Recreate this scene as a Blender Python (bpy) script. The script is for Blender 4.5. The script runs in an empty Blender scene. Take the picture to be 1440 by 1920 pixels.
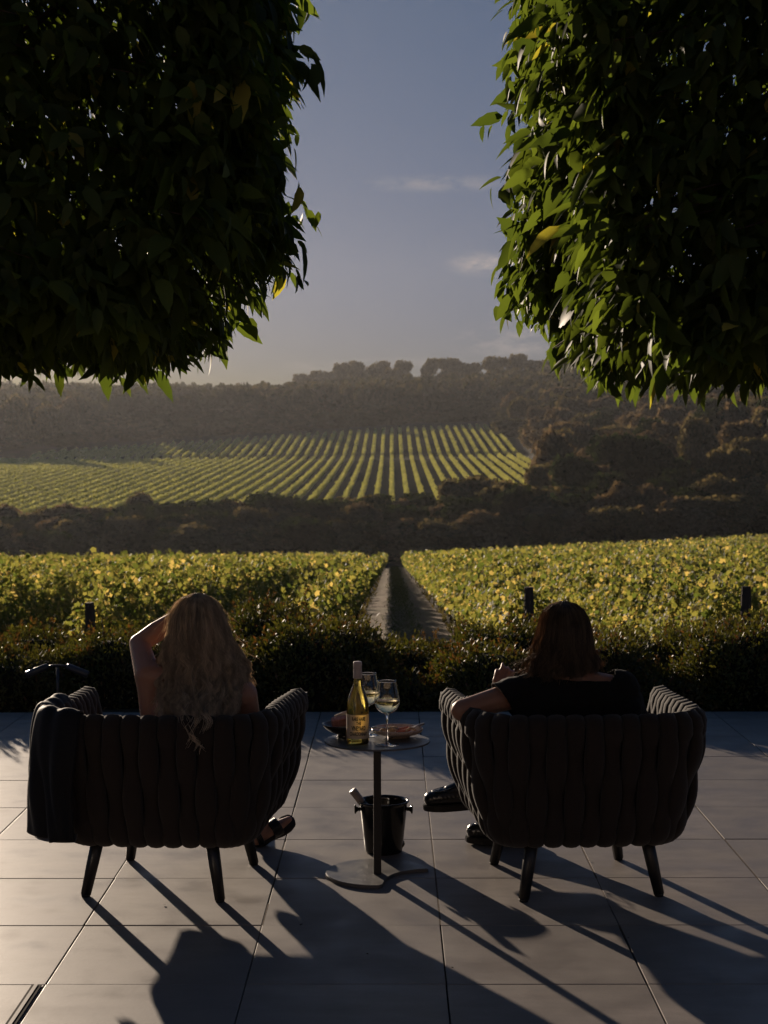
import bpy, bmesh, math, random
import numpy as np
from mathutils import Vector, Matrix, Euler

random.seed(7)
RNG = np.random.default_rng(11)
R = math.radians
scene = bpy.context.scene
COL = scene.collection

# ------------------------------------------------------------------ camera
CAM_H = 1.585
F = 3011.0
cam_d = bpy.data.cameras.new("camera")
cam_d.sensor_fit = 'VERTICAL'
cam_d.sensor_height = 32.0
cam_d.lens = F / 1920 * 32.0
cam_d.clip_start = 0.05
cam_d.clip_end = 9000
cam_d.dof.use_dof = True
cam_d.dof.focus_distance = 5.9
cam_d.dof.aperture_fstop = 8.0
cam = bpy.data.objects.new("camera", cam_d)
COL.objects.link(cam)
CAM_ROT = Euler((R(90 - 2.092), R(0), R(0.285)), 'XYZ').to_matrix() @ Matrix.Rotation(R(-0.12), 3, 'Z')
cam.matrix_world = Matrix.Translation((0, 0, CAM_H)) @ CAM_ROT.to_4x4()
scene.camera = cam


def pt(px, py, Y):
    """world point on the vertical plane at depth Y that is seen at photo pixel (px, py)"""
    d = CAM_ROT @ Vector(((px - 720) / F, (960 - py) / F, -1))
    return Vector((0, 0, CAM_H)) + d * (Y / d.y)


# ------------------------------------------------------------------ sky and sun
SUN_EL, SUN_AZ = 10.2, -23.3
w = bpy.data.worlds.new("World")
scene.world = w
w.use_nodes = True
nt = w.node_tree
nt.nodes.clear()
N = nt.nodes.new
sky = N('ShaderNodeTexSky')
sky.sky_type = 'NISHITA'
sky.sun_disc = False
sky.sun_elevation = R(SUN_EL)
sky.sun_rotation = R(SUN_AZ)
sky.air_density = 1.0
sky.dust_density = 0.5
sky.ozone_density = 1.6
hsv = N('ShaderNodeHueSaturation')
hsv.inputs['Saturation'].default_value = 1.36
nt.links.new(sky.outputs[0], hsv.inputs['Color'])
tc = N('ShaderNodeTexCoord')
gam = N('ShaderNodeGamma')
gam.inputs[1].default_value = 0.60
nt.links.new(hsv.outputs[0], gam.inputs[0])
tint = N('ShaderNodeMixRGB')
tint.blend_type = 'MULTIPLY'
tint.inputs[0].default_value = 1
nt.links.new(gam.outputs[0], tint.inputs[1])
sep = N('ShaderNodeSeparateXYZ')
nt.links.new(tc.outputs['Generated'], sep.inputs[0])
elr = N('ShaderNodeMapRange')
elr.inputs[1].default_value = .03
elr.inputs[2].default_value = .33
nt.links.new(sep.outputs[2], elr.inputs[0])
tg = N('ShaderNodeMixRGB')
tg.inputs[1].default_value = (.435, .48, .86, 1)
tg.inputs[2].default_value = (.435, .60, .91, 1)
nt.links.new(elr.outputs[0], tg.inputs[0])
nt.links.new(tg.outputs[0], tint.inputs[2])
col_sock = tint.outputs[0]


def wmath(op, a, b=None):
    n = N('ShaderNodeMath')
    n.operation = op
    for i, v in enumerate((a, b)):
        if v is None:
            continue
        if isinstance(v, (int, float)):
            n.inputs[i].default_value = v
        else:
            nt.links.new(v, n.inputs[i])
    return n.outputs[0]


# thin evening clouds: wisps low in the sky, each a soft patch of noise in sky direction
CLOUDS = [(900, 494, 52, 20, .6), (970, 638, 105, 30, .5), (820, 344, 130, 14, .35), (740, 690, 190, 16, .35),
          (945, 492, 60, 12, .5), (1230, 610, 160, 22, .35)]
mp = N('ShaderNodeMapping')
mp.inputs['Scale'].default_value = (1, 1, 2.6)
nt.links.new(tc.outputs['Generated'], mp.inputs[0])
nz = N('ShaderNodeTexNoise')
nz.inputs['Scale'].default_value = 42
nz.inputs['Detail'].default_value = 6
nz.inputs['Roughness'].default_value = .6
nt.links.new(mp.outputs[0], nz.inputs['Vector'])
nzr = N('ShaderNodeMapRange')
nzr.inputs[1].default_value = .42
nzr.inputs[2].default_value = .68
nt.links.new(nz.outputs[0], nzr.inputs[0])
total = None
for (px, py, hw, hh, amt) in CLOUDS:
    d = (CAM_ROT @ Vector(((px - 720) / F, (960 - py) / F, -1))).normalized()
    s = N('ShaderNodeVectorMath')
    s.operation = 'SUBTRACT'
    nt.links.new(tc.outputs['Generated'], s.inputs[0])
    s.inputs[1].default_value = d
    m = N('ShaderNodeVectorMath')
    m.operation = 'MULTIPLY'
    nt.links.new(s.outputs[0], m.inputs[0])
    m.inputs[1].default_value = (F / hw, 4, F / hh)
    ln = N('ShaderNodeVectorMath')
    ln.operation = 'LENGTH'
    nt.links.new(m.outputs[0], ln.inputs[0])
    r_ = N('ShaderNodeMapRange')
    r_.interpolation_type = 'SMOOTHSTEP'
    r_.inputs[1].default_value = 1.5
    r_.inputs[2].default_value = 0.2
    r_.inputs[4].default_value = amt
    nt.links.new(ln.outputs['Value'], r_.inputs[0])
    total = r_.outputs[0] if total is None else wmath('ADD', total, r_.outputs[0])
cl = wmath('MULTIPLY', total, nzr.outputs[0])
mx = N('ShaderNodeMixRGB')
nt.links.new(cl, mx.inputs[0])
nt.links.new(col_sock, mx.inputs[1])
mx.inputs[2].default_value = (5.5, 4.7, 4.2, 1)
bg = N('ShaderNodeBackground')
nt.links.new(mx.outputs[0], bg.inputs[0])
bg.inputs[1].default_value = 0.062
out = N('ShaderNodeOutputWorld')
nt.links.new(bg.outputs[0], out.inputs[0])

sun_d = bpy.data.lights.new("sun", 'SUN')
sun_d.energy = 5.0
sun_d.angle = R(0.6)
sun_d.color = (1.0, 0.81, 0.62)
sun = bpy.data.objects.new("sun", sun_d)
COL.objects.link(sun)
SD = Vector((math.sin(R(SUN_AZ)) * math.cos(R(SUN_EL)), math.cos(R(SUN_AZ)) * math.cos(R(SUN_EL)), math.sin(R(SUN_EL))))
sun.rotation_euler = SD.to_track_quat('Z', 'Y').to_euler()
sun.location = (-20, 40, 30)

scene.view_settings.view_transform = 'Standard'
scene.view_settings.look = 'None'
scene.view_settings.gamma = 1
scene.view_settings.exposure = 0.3
scene.render.engine = 'CYCLES'
scene.cycles.use_denoising = True
scene.cycles.max_bounces = 10
scene.cycles.transparent_max_bounces = 12
scene.cycles.volume_bounces = 0
scene.cycles.caustics_reflective = False
scene.cycles.sample_clamp_indirect = 6


# ------------------------------------------------------------------ materials
def lin(c):
    return tuple((x / 12.92 if x <= .04045 else ((x + .055) / 1.055) ** 2.4) for x in c)


def mat(name, color, rough=.6, spec=.5, metal=0, noise=None, bump=None, sheen=0, coat=0, island=None, rvar=None, obj=True):
    """principled; noise=(scale,(dark rgb),amount,stretch) bump=(scale,strength,dist) island=(rgb,amount)"""
    m = bpy.data.materials.new(name)
    m.use_nodes = True
    t = m.node_tree
    b = t.nodes['Principled BSDF']
    b.inputs['Base Color'].default_value = (*color, 1)
    b.inputs['Roughness'].default_value = rough
    b.inputs['Specular IOR Level'].default_value = spec
    b.inputs['Metallic'].default_value = metal
    b.inputs['Sheen Weight'].default_value = sheen
    b.inputs['Coat Weight'].default_value = coat
    tcn = t.nodes.new('ShaderNodeTexCoord')
    csock = None
    if noise:
        for k, (sc_, dark, amt, st) in enumerate(noise if isinstance(noise, list) else [noise]):
            mpn = t.nodes.new('ShaderNodeMapping')
            mpn.inputs['Scale'].default_value = st
            t.links.new(tcn.outputs['Object'], mpn.inputs[0])
            n = t.nodes.new('ShaderNodeTexNoise')
            n.inputs['Scale'].default_value = sc_
            n.inputs['Detail'].default_value = 6
            n.inputs['Roughness'].default_value = .62
            t.links.new(mpn.outputs[0], n.inputs['Vector'])
            mr = t.nodes.new('ShaderNodeMapRange')
            mr.inputs[1].default_value = .35
            mr.inputs[2].default_value = .68
            mr.inputs[4].default_value = amt
            t.links.new(n.outputs[0], mr.inputs[0])
            mxn = t.nodes.new('ShaderNodeMixRGB')
            t.links.new(mr.outputs[0], mxn.inputs[0])
            if csock:
                t.links.new(csock, mxn.inputs[1])
            else:
                mxn.inputs[1].default_value = (*color, 1)
            mxn.inputs[2].default_value = (*dark, 1)
            csock = mxn.outputs[0]
    if island:
        g = t.nodes.new('ShaderNodeNewGeometry')
        mxn = t.nodes.new('ShaderNodeMixRGB')
        mm = t.nodes.new('ShaderNodeMath')
        mm.operation = 'MULTIPLY'
        t.links.new(g.outputs['Random Per Island'], mm.inputs[0])
        mm.inputs[1].default_value = island[1]
        t.links.new(mm.outputs[0], mxn.inputs[0])
        if csock:
            t.links.new(csock, mxn.inputs[1])
        else:
            mxn.inputs[1].default_value = (*color, 1)
        mxn.inputs[2].default_value = (*island[0], 1)
        csock = mxn.outputs[0]
    if csock:
        t.links.new(csock, b.inputs['Base Color'])
    if rvar:
        n = t.nodes.new('ShaderNodeTexNoise')
        n.inputs['Scale'].default_value = rvar[0]
        n.inputs['Detail'].default_value = 5
        t.links.new(tcn.outputs['Object'], n.inputs['Vector'])
        mr = t.nodes.new('ShaderNodeMapRange')
        mr.inputs[1].default_value = .3
        mr.inputs[2].default_value = .7
        mr.inputs[3].default_value = rvar[1]
        mr.inputs[4].default_value = rvar[2]
        t.links.new(n.outputs[0], mr.inputs[0])
        t.links.new(mr.outputs[0], b.inputs['Roughness'])
    if bump:
        n = t.nodes.new('ShaderNodeTexNoise')
        n.inputs['Scale'].default_value = bump[0]
        n.inputs['Detail'].default_value = 5
        t.links.new(tcn.outputs['Object'], n.inputs['Vector'])
        bn = t.nodes.new('ShaderNodeBump')
        bn.inputs['Strength'].default_value = bump[1]
        bn.inputs['Distance'].default_value = bump[2]
        t.links.new(n.outputs[0], bn.inputs['Height'])
        t.links.new(bn.outputs[0], b.inputs['Normal'])
    return m


def leafmat(name, ca, cb, trans, rough=.45, spec=.4, tw=.45, cc=None, ccp=0.0, clump=None):
    """leaf: reflective side + light let through; colour varies leaf by leaf between ca and cb, a share ccp is cc"""
    m = bpy.data.materials.new(name)
    m.use_nodes = True
    t = m.node_tree
    b = t.nodes['Principled BSDF']
    o = t.nodes['Material Output']
    b.inputs['Roughness'].default_value = rough
    b.inputs['Specular IOR Level'].default_value = spec
    g = t.nodes.new('ShaderNodeNewGeometry')
    rnd = g.outputs['Random Per Island']
    mix = t.nodes.new('ShaderNodeMixRGB')
    t.links.new(rnd, mix.inputs[0])
    mix.inputs[1].default_value = (*ca, 1)
    mix.inputs[2].default_value = (*cb, 1)
    cs = mix.outputs[0]
    if clump:
        tcn = t.nodes.new('ShaderNodeTexCoord')
        n = t.nodes.new('ShaderNodeTexNoise')
        n.inputs['Scale'].default_value = clump[0]
        n.inputs['Detail'].default_value = 3
        if len(clump) > 3:
            mpc = t.nodes.new('ShaderNodeMapping')
            mpc.inputs['Scale'].default_value = clump[3]
            t.links.new(tcn.outputs['Object'], mpc.inputs[0])
            t.links.new(mpc.outputs[0], n.inputs['Vector'])
        else:
            t.links.new(tcn.outputs['Object'], n.inputs['Vector'])
        mr = t.nodes.new('ShaderNodeMapRange')
        mr.inputs[1].default_value = .42
        mr.inputs[2].default_value = .6
        mr.inputs[4].default_value = clump[2]
        t.links.new(n.outputs[0], mr.inputs[0])
        mc = t.nodes.new('ShaderNodeMixRGB')
        t.links.new(mr.outputs[0], mc.inputs[0])
        t.links.new(cs, mc.inputs[1])
        mc.inputs[2].default_value = (*clump[1], 1)
        cs = mc.outputs[0]
    if cc:
        ml = t.nodes.new('ShaderNodeMath')
        ml.operation = 'MULTIPLY'
        t.links.new(rnd, ml.inputs[0])
        ml.inputs[1].default_value = 173.3
        fr = t.nodes.new('ShaderNodeMath')
        fr.operation = 'FRACT'
        t.links.new(ml.outputs[0], fr.inputs[0])
        lt = t.nodes.new('ShaderNodeMath')
        lt.operation = 'LESS_THAN'
        t.links.new(fr.outputs[0], lt.inputs[0])
        lt.inputs[1].default_value = ccp
        m2 = t.nodes.new('ShaderNodeMixRGB')
        t.links.new(lt.outputs[0], m2.inputs[0])
        t.links.new(cs, m2.inputs[1])
        m2.inputs[2].default_value = (*cc, 1)
        cs = m2.outputs[0]
    t.links.new(cs, b.inputs['Base Color'])
    tr = t.nodes.new('ShaderNodeBsdfTranslucent')
    mt = t.nodes.new('ShaderNodeMixRGB')
    mt.blend_type = 'MULTIPLY'
    mt.inputs[0].default_value = 1
    t.links.new(cs, mt.inputs[1])
    mt.inputs[2].default_value = (*trans, 1)
    t.links.new(mt.outputs[0], tr.inputs[0])
    ms = t.nodes.new('ShaderNodeMixShader')
    ms.inputs[0].default_value = tw
    t.links.new(b.outputs[0], ms.inputs[1])
    t.links.new(tr.outputs[0], ms.inputs[2])
    t.links.new(ms.outputs[0], o.inputs[0])
    return m


M = {}
M['slab'] = mat('porcelain_slab', (.40, .338, .298), .55, .4,
                noise=[(2.2, (.18, .158, .146), .7, (1, 5, 1)), (26, (.37, .32, .29), .5, (1, 9, 1)), (1.1, (.15, .135, .127), .6, (1, 1, 1)), (7, (.17, .15, .135), .5, (1, 1.6, 1)), (150, (.14, .125, .115), .35, (1, 2, 1))],
                island=((.18, .158, .148), .75), bump=(90, .10, .002), rvar=(5, .42, .66))
M['grout'] = mat('dark_grout', (.03, .026, .023), .9, .1)
M['sandy'] = mat('sand_in_joint', (.17, .13, .10), .95, .1, noise=(60, (.05, .04, .03), .9, (1, 1, 1)))
M['strap'] = mat('charcoal_woven_strap', (.034, .026, .021), .88, .2, sheen=.12, noise=(300, (.016, .012, .010), .6, (1, 1, 1)), bump=(420, .35, .002))
M['cushion'] = mat('charcoal_cushion', (.03, .027, .026), .9, .2, sheen=.3, bump=(350, .3, .002))
M['black_metal'] = mat('black_powder_coat', (.012, .012, .013), .42, .5, bump=(600, .1, .0005))
M['table_metal'] = mat('dark_grey_powder_coat', (.11, .105, .10), .42, .5, bump=(500, .12, .0005), rvar=(9, .34, .52))
M['gloss_black'] = mat('gloss_black_plastic', (.006, .006, .007), .16, .5)
M['black_cloth'] = mat('black_cotton', (.008, .0078, .0085), .92, .15, sheen=.05, bump=(60, .5, .004))
M['jacket'] = mat('black_jacket_cloth', (.006, .006, .008), .7, .25, sheen=.03, bump=(25, .4, .006))
M['lining'] = mat('grey_lining', (.10, .09, .085), .5, .4)
M['leather'] = mat('black_leather', (.008, .009, .012), .28, .5, bump=(120, .15, .001))
M['rubber'] = mat('black_rubber', (.012, .011, .011), .6, .4)
M['wood_post'] = mat('weathered_post', (.10, .075, .06), .9, .2, noise=(14, (.03, .024, .02), .8, (6, 6, 1)), bump=(30, .6, .01))
M['bark'] = mat('bark', (.055, .042, .033), .95, .1, noise=(9, (.02, .015, .012), .8, (3, 3, 1)), bump=(14, .8, .02))
M['twig'] = mat('twig', (.06, .035, .025), .8, .2)
M['cap'] = mat('pale_screw_cap', (.42, .36, .34), .38, .5)
M['ceramic_dark'] = mat('dark_glazed_ceramic', (.02, .017, .016), .28, .5, noise=(30, (.06, .045, .035), .5, (1, 1, 1)))
M['ceramic_pale'] = mat('speckled_stoneware', (.62, .50, .44), .35, .5, noise=(140, (.20, .14, .11), .6, (1, 1, 1)))
M['steel'] = mat('brushed_steel', (.6, .57, .53), .26, .5, metal=1)
M['bread'] = mat('bread', (.58, .42, .28), .85, .2, noise=(60, (.17, .09, .05), .8, (1, 1, 1)), bump=(90, .6, .004))
M['meat'] = mat('cured_meat', (.42, .12, .075), .5, .4, noise=(90, (.42, .22, .16), .6, (1, 1, 1)))
M['pink'] = mat('pink_food', (.62, .33, .29), .6, .3, noise=(80, (.26, .1, .09), .7, (1, 1, 1)))
M['paper'] = mat('napkin', (.72, .64, .58), .85, .2)
M['cylinder_body'] = mat('dark_cylinder_housing', (.03, .03, .036), .35, .5)
M['water'] = mat('pond_water', (.02, .022, .02), .08, .5, bump=(2.2, .25, .05))
M['soil'] = mat('field_soil', (.085, .062, .042), .95, .1, noise=[(.35, (.055, .06, .028), .75, (1, .35, 1)), (3.5, (.05, .036, .027), .8, (1, .5, 1)), (.9, (.11, .088, .06), .5, (1, .3, 1))], bump=(6, 1.0, .05))
M['hillgrass'] = mat('hill_grass', (.020, .026, .011), .95, .1, noise=[(.05, (.032, .038, .017), .8, (1, 1, 1)), (.9, (.018, .024, .010), .8, (1, 1, 1))])
M['scrub'] = mat('scrub_floor', (.03, .028, .018), .95, .1, noise=(.1, (.055, .045, .03), .7, (1, 1, 1)))


def skinmat(name, c):
    m = mat(name, c, .5, .4, noise=(9, tuple(x * .82 for x in c), .5, (1, 1, 1)), bump=(160, .12, .001))
    b = m.node_tree.nodes['Principled BSDF']
    b.inputs['Subsurface Weight'].default_value = .25
    b.inputs['Subsurface Radius'].default_value = (.02, .006, .003)
    b.inputs['Subsurface Scale'].default_value = .6
    return m


M['skin_f'] = skinmat('fair_skin', (.36, .19, .135))
M['skin_m'] = skinmat('tanned_skin', (.29, .15, .10))


def hairmat(name, ca, cb, tr, dark):
    m = leafmat(name, ca, cb, tr, rough=.36, spec=.6, tw=.58, clump=(46, dark, .6, (1, 1, .12)))
    return m


M['hair_f'] = hairmat('blonde_hair', (.60, .50, .38), (1.0, .89, .73), (1.05, 1.0, .95), (.32, .25, .18))
M['hair_m'] = hairmat('brown_hair', (.13, .095, .065), (.38, .28, .195), (1.3, 1.1, .9), (.05, .035, .025))
M['hair_f_root'] = mat('blonde_root', (.13, .09, .06), .6, .3)
M['hair_m_root'] = mat('brown_root', (.022, .013, .009), .6, .3)

M['tree_leaf'] = leafmat('tree_leaf', (.036, .052, .017), (.085, .108, .030), (2.3, 2.4, .8), rough=.55, spec=.18, tw=.52, cc=(.32, .27, .07), ccp=.02)
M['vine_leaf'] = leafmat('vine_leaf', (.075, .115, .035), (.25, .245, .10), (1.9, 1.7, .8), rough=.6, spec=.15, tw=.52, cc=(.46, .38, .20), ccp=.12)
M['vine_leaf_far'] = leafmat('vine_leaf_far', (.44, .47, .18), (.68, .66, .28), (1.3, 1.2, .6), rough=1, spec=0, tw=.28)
M['shrub_leaf'] = leafmat('shrub_leaf', (.035, .050, .016), (.10, .105, .028), (1.5, 1.3, .5), rough=.55, spec=.35, tw=.34, cc=(.12, .06, .03), ccp=.05, clump=(2.0, (.066, .050, .022), .5))
M['gum_a'] = leafmat('gum_leaf_olive', (.075, .075, .045), (.17, .145, .085), (1.3, 1.1, .7), rough=1, spec=0, tw=.42)
M['gum_b'] = leafmat('gum_leaf_brown', (.095, .085, .055), (.19, .16, .105), (1.3, 1.0, .7), rough=1, spec=0, tw=.42)
M['gum_c'] = leafmat('dark_needle', (.022, .034, .018), (.05, .06, .03), (1.1, 1.1, .6), rough=1, spec=0, tw=.3)


def glassmat(name, col, rough=0.0, ior=1.46):
    m = bpy.data.materials.new(name)
    m.use_nodes = True
    b = m.node_tree.nodes['Principled BSDF']
    b.inputs['Base Color'].default_value = (*col, 1)
    b.inputs['Roughness'].default_value = rough
    b.inputs['IOR'].default_value = ior
    b.inputs['Transmission Weight'].default_value = 1
    return m


M['glass'] = glassmat('clear_glass', (1, 1, 1), .0, 1.45)
M['wine'] = glassmat('white_wine', (.93, .82, .50), .0, 1.34)
M['bottle'] = glassmat('olive_bottle_glass', (.50, .40, .09), .02, 1.42)
M['bottle_dark'] = glassmat('dark_olive_bottle_glass', (.30, .26, .10), .02, 1.42)


# ------------------------------------------------------------------ object helpers
def tag(o, label=None, cat=None, group=None, kind=None):
    if label: o['label'] = label
    if cat: o['category'] = cat
    if group: o['group'] = group
    if kind: o['kind'] = kind
    return o


def thing(name, label, cat, loc=(0, 0, 0), rz=0, group=None):
    o = bpy.data.objects.new(name, None)
    o.empty_display_size = .1
    COL.objects.link(o)
    o.location = loc
    o.rotation_euler = (0, 0, rz)
    return tag(o, label, cat, group)


def link(name, me, m, parent=None, smooth=True, world=False):
    """link a mesh; world=True: the mesh was built in world space and the (unrotated) chain of parents is subtracted"""
    if m is not None:
        me.materials.clear()
        for mm in (m if isinstance(m, (list, tuple)) else [m]):
            me.materials.append(mm)
    if smooth:
        me.polygons.foreach_set('use_smooth', np.ones(len(me.polygons), dtype=bool))
    o = bpy.data.objects.new(name, me)
    COL.objects.link(o)
    if parent is not None:
        o.parent = parent
        if world:
            p, off = parent, Vector((0, 0, 0))
            while p is not None:
                off += p.location
                p = p.parent
            me.transform(Matrix.Translation(-off))
    return o


def np_mesh(name, V, Fc):
    """V (n,3), Fc (m,k) equal sized faces"""
    V = np.ascontiguousarray(V, dtype=np.float32)
    Fc = np.ascontiguousarray(Fc, dtype=np.int32)
    me = bpy.data.meshes.new(name)
    k = Fc.shape[1]
    me.vertices.add(len(V))
    me.vertices.foreach_set('co', V.ravel())
    me.loops.add(Fc.size)
    me.loops.foreach_set('vertex_index', Fc.ravel())
    me.polygons.add(len(Fc))
    me.polygons.foreach_set('loop_start', np.arange(0, Fc.size, k, dtype=np.int32))
    me.update(calc_edges=True)
    return me


def bm_mesh(name, bm):
    me = bpy.data.meshes.new(name)
    bm.normal_update()
    bm.to_mesh(me)
    bm.free()
    return me


def unit(v):
    return v / np.maximum(np.linalg.norm(v, axis=-1, keepdims=True), 1e-9)


def leafcloud(tv, tf, pos, ax, nrm, size):
    """instances of a leaf template baked into arrays. tv: x side, y along, z normal"""
    ax = unit(ax)
    nrm = unit(nrm - ax * np.sum(ax * nrm, -1, keepdims=True))
    side = np.cross(ax, nrm)
    size = np.asarray(size).reshape(-1, 1, 1)
    tv = np.asarray(tv)
    V = pos[:, None, :] + size * (tv[None, :, 0:1] * side[:, None, :] + tv[None, :, 1:2] * ax[:, None, :] + tv[None, :, 2:3] * nrm[:, None, :])
    n, k = len(pos), len(tv)
    tf = np.asarray(tf)
    Fc = (tf[None] + (np.arange(n) * k)[:, None, None]).reshape(-1, tf.shape[1])
    return V.reshape(-1, 3), Fc


def merge(parts):
    Vs, Fs, off = [], [], 0
    for v, f in parts:
        Vs.append(v)
        Fs.append(f + off)
        off += len(v)
    return np.concatenate(Vs), np.concatenate(Fs)


def rand_dirs(n, rng=RNG):
    return unit(rng.normal(size=(n, 3)))


LT_DIAMOND = ([(0, 0, 0), (.42, .5, .08), (0, 1, 0), (-.42, .5, .08)], [(0, 1, 2, 3)])
LT_CLUMP = ([(-.5, 0, 0), (.5, .1, .12), (.35, 1, -.1), (-.45, .85, .15)], [(0, 1, 2, 3)])
LT_SLIM = ([(0, 0, 0), (.22, .45, .05), (0, 1, 0), (-.22, .45, .05)], [(0, 1, 2, 3)])
# vine leaf: five-lobed palm
_vl = [(0, .12, 0)]
for k in range(10):
    a_ = -math.pi / 2 + math.pi * 2 * (k + .5) / 10
    r__ = (.56 if k % 2 else .40)
    _vl.append((math.cos(a_) * r__, .5 + math.sin(a_) * r__, .07 if k % 2 else -.04))
LT_VINE = (_vl, [(0, 1 + k, 1 + (k + 1) % 10) for k in range(10)])


def tree_leaf_template():
    """pointed leaf with a toothed edge, folded on its midrib and drooping to its tip"""
    n = 7
    V, Fq = [], []
    for i in range(n + 1):
        t = i / n
        wd = .212 * math.sin(math.pi * min(1, t ** .72)) ** .85 * (1 - .25 * t)
        if i == n: wd = .004
        if i == 0: wd = .008
        tooth = .022 if (i % 2 and 0 < i < n) else 0
        bend = -.16 * t * t
        V += [(-wd - tooth, t, bend + .05 * wd / .2), (0, t, bend), (wd + tooth, t, bend + .05 * wd / .2)]
    for i in range(n):
        a = 3 * i
        Fq += [(a, a + 1, a + 4, a + 3), (a + 1, a + 2, a + 5, a + 4)]
    return V, Fq


LT_TREE = tree_leaf_template()


def tube(path, radii, segs=8, closed_ends=True):
    """swept round tube; returns arrays with quads (end caps collapsed)"""
    P = np.array(path, dtype=float)
    n = len(P)
    T = np.zeros_like(P)
    T[1:-1] = P[2:] - P[:-2]
    T[0] = P[1] - P[0]
    T[-1] = P[-1] - P[-2]
    T = unit(T)
    ref = np.array([0, 0, 1.0]) if abs(T[0][2]) < .9 else np.array([1.0, 0, 0])
    V = []
    u = unit(np.cross(T[0], ref))
    for i in range(n):
        u = unit(u - T[i] * np.dot(u, T[i]))
        v = np.cross(T[i], u)
        r = radii[i] if hasattr(radii, '__len__') else radii
        for k in range(segs):
            a = 2 * math.pi * k / segs
            V.append(P[i] + r * (math.cos(a) * u + math.sin(a) * v))
    Fq = []
    for i in range(n - 1):
        for k in range(segs):
            k2 = (k + 1) % segs
            Fq.append((i * segs + k, i * segs + k2, (i + 1) * segs + k2, (i + 1) * segs + k))
    if closed_ends:
        b0 = len(V)
        V += [P[0], P[-1]]
        for k in range(0, segs, 2):
            Fq.append((b0, (k + 2) % segs, (k + 1) % segs, k))
            e = (n - 1) * segs
            Fq.append((b0 + 1, e + k, e + (k + 1) % segs, e + (k + 2) % segs))
    return np.array(V), np.array(Fq)


def lathe(profile, segs=40, center=(0, 0, 0)):
    """profile [(r,z)...] revolved; r=0 ends collapse"""
    V, Fq = [], []
    n = len(profile)
    for (r, z) in profile:
        for k in range(segs):
            a = 2 * math.pi * k / segs
            V.append((center[0] + r * math.cos(a), center[1] + r * math.sin(a), center[2] + z))
    for i in range(n - 1):
        for k in range(segs):
            k2 = (k + 1) % segs
            Fq.append((i * segs + k, i * segs + k2, (i + 1) * segs + k2, (i + 1) * segs + k))
    bm = bmesh.new()
    vs = [bm.verts.new(v) for v in V]
    for f in Fq:
        try:
            bm.faces.new([vs[i] for i in f])
        except ValueError:
            pass
    bmesh.ops.remove_doubles(bm, verts=bm.verts, dist=1e-5)
    bmesh.ops.recalc_face_normals(bm, faces=bm.faces)
    return bm


def box_bm(bm, size, loc, rot=None, bevel=0):
    r = bmesh.ops.create_cube(bm, size=1)
    vs = r['verts']
    bmesh.ops.scale(bm, verts=vs, vec=size)
    if bevel:
        es = list({e for v in vs for e in v.link_edges})
        rr = bmesh.ops.bevel(bm, geom=es, offset=bevel, segments=2, affect='EDGES', profile=.6)
        vs = list({v for v in rr['verts']} | {v for v in vs if v.is_valid})
    if rot is not None:
        bmesh.ops.rotate(bm, verts=vs, cent=(0, 0, 0), matrix=rot)
    bmesh.ops.translate(bm, verts=vs, vec=loc)
    return vs


def organic(name, blobs, voxel, smooth=6, factor=.5):
    """one continuous surface grown round a list of (p0,p1,r0,r1[,scale]) limbs"""
    bm = bmesh.new()
    for b in blobs:
        p0, p1, r0, r1 = Vector(b[0]), Vector(b[1]), b[2], b[3]
        sc_ = b[4] if len(b) > 4 else (1, 1, 1)
        d = (p1 - p0).length
        steps = max(1, int(d / (min(r0, r1) * .42)))
        for i in range(steps + 1):
            t = i / steps
            r = bmesh.ops.create_icosphere(bm, subdivisions=3 if max(r0, r1) > .07 else 2, radius=r0 + (r1 - r0) * t)
            bmesh.ops.scale(bm, verts=r['verts'], vec=sc_)
            bmesh.ops.translate(bm, verts=r['verts'], vec=p0.lerp(p1, t))
    me = bm_mesh(name, bm)
    o = bpy.data.objects.new(name, me)
    COL.objects.link(o)
    rm = o.modifiers.new('r', 'REMESH')
    rm.mode = 'VOXEL'
    rm.voxel_size = voxel
    rm.use_smooth_shade = True
    sm = o.modifiers.new('s', 'SMOOTH')
    sm.factor = factor
    sm.iterations = smooth
    dg = bpy.context.evaluated_depsgraph_get()
    me2 = bpy.data.meshes.new_from_object(o.evaluated_get(dg))
    bpy.data.objects.remove(o)
    bpy.data.meshes.remove(me)
    return me2


def sm(a, b, x):
    t = np.clip((x - a) / (b - a), 0, 1)
    return t * t * (3 - 2 * t)


_O1 = ['first', 'second', 'third', 'fourth', 'fifth', 'sixth', 'seventh', 'eighth', 'ninth', 'tenth', 'eleventh', 'twelfth', 'thirteenth',
       'fourteenth', 'fifteenth', 'sixteenth', 'seventeenth', 'eighteenth', 'nineteenth']
_T = ['', '', 'twenty', 'thirty', 'forty', 'fifty', 'sixty', 'seventy']


def ordinal(n):
    if n < 20: return _O1[n - 1]
    if n % 10 == 0: return _T[n // 10][:-1] + 'ieth'
    return _T[n // 10] + '-' + _O1[n % 10 - 1]


# ------------------------------------------------------------------ terrain
PATIO_END = 9.8


def vineyard_top(X):
    return np.interp(X, [-140, -123, -107, 40, 45], [470, 505, 534, 627, 627])


def vineyard_right(Y):
    return np.interp(Y, [255, 307, 401, 502, 627, 640], [17, 21, 33, 36.5, 40, 40])


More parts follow.
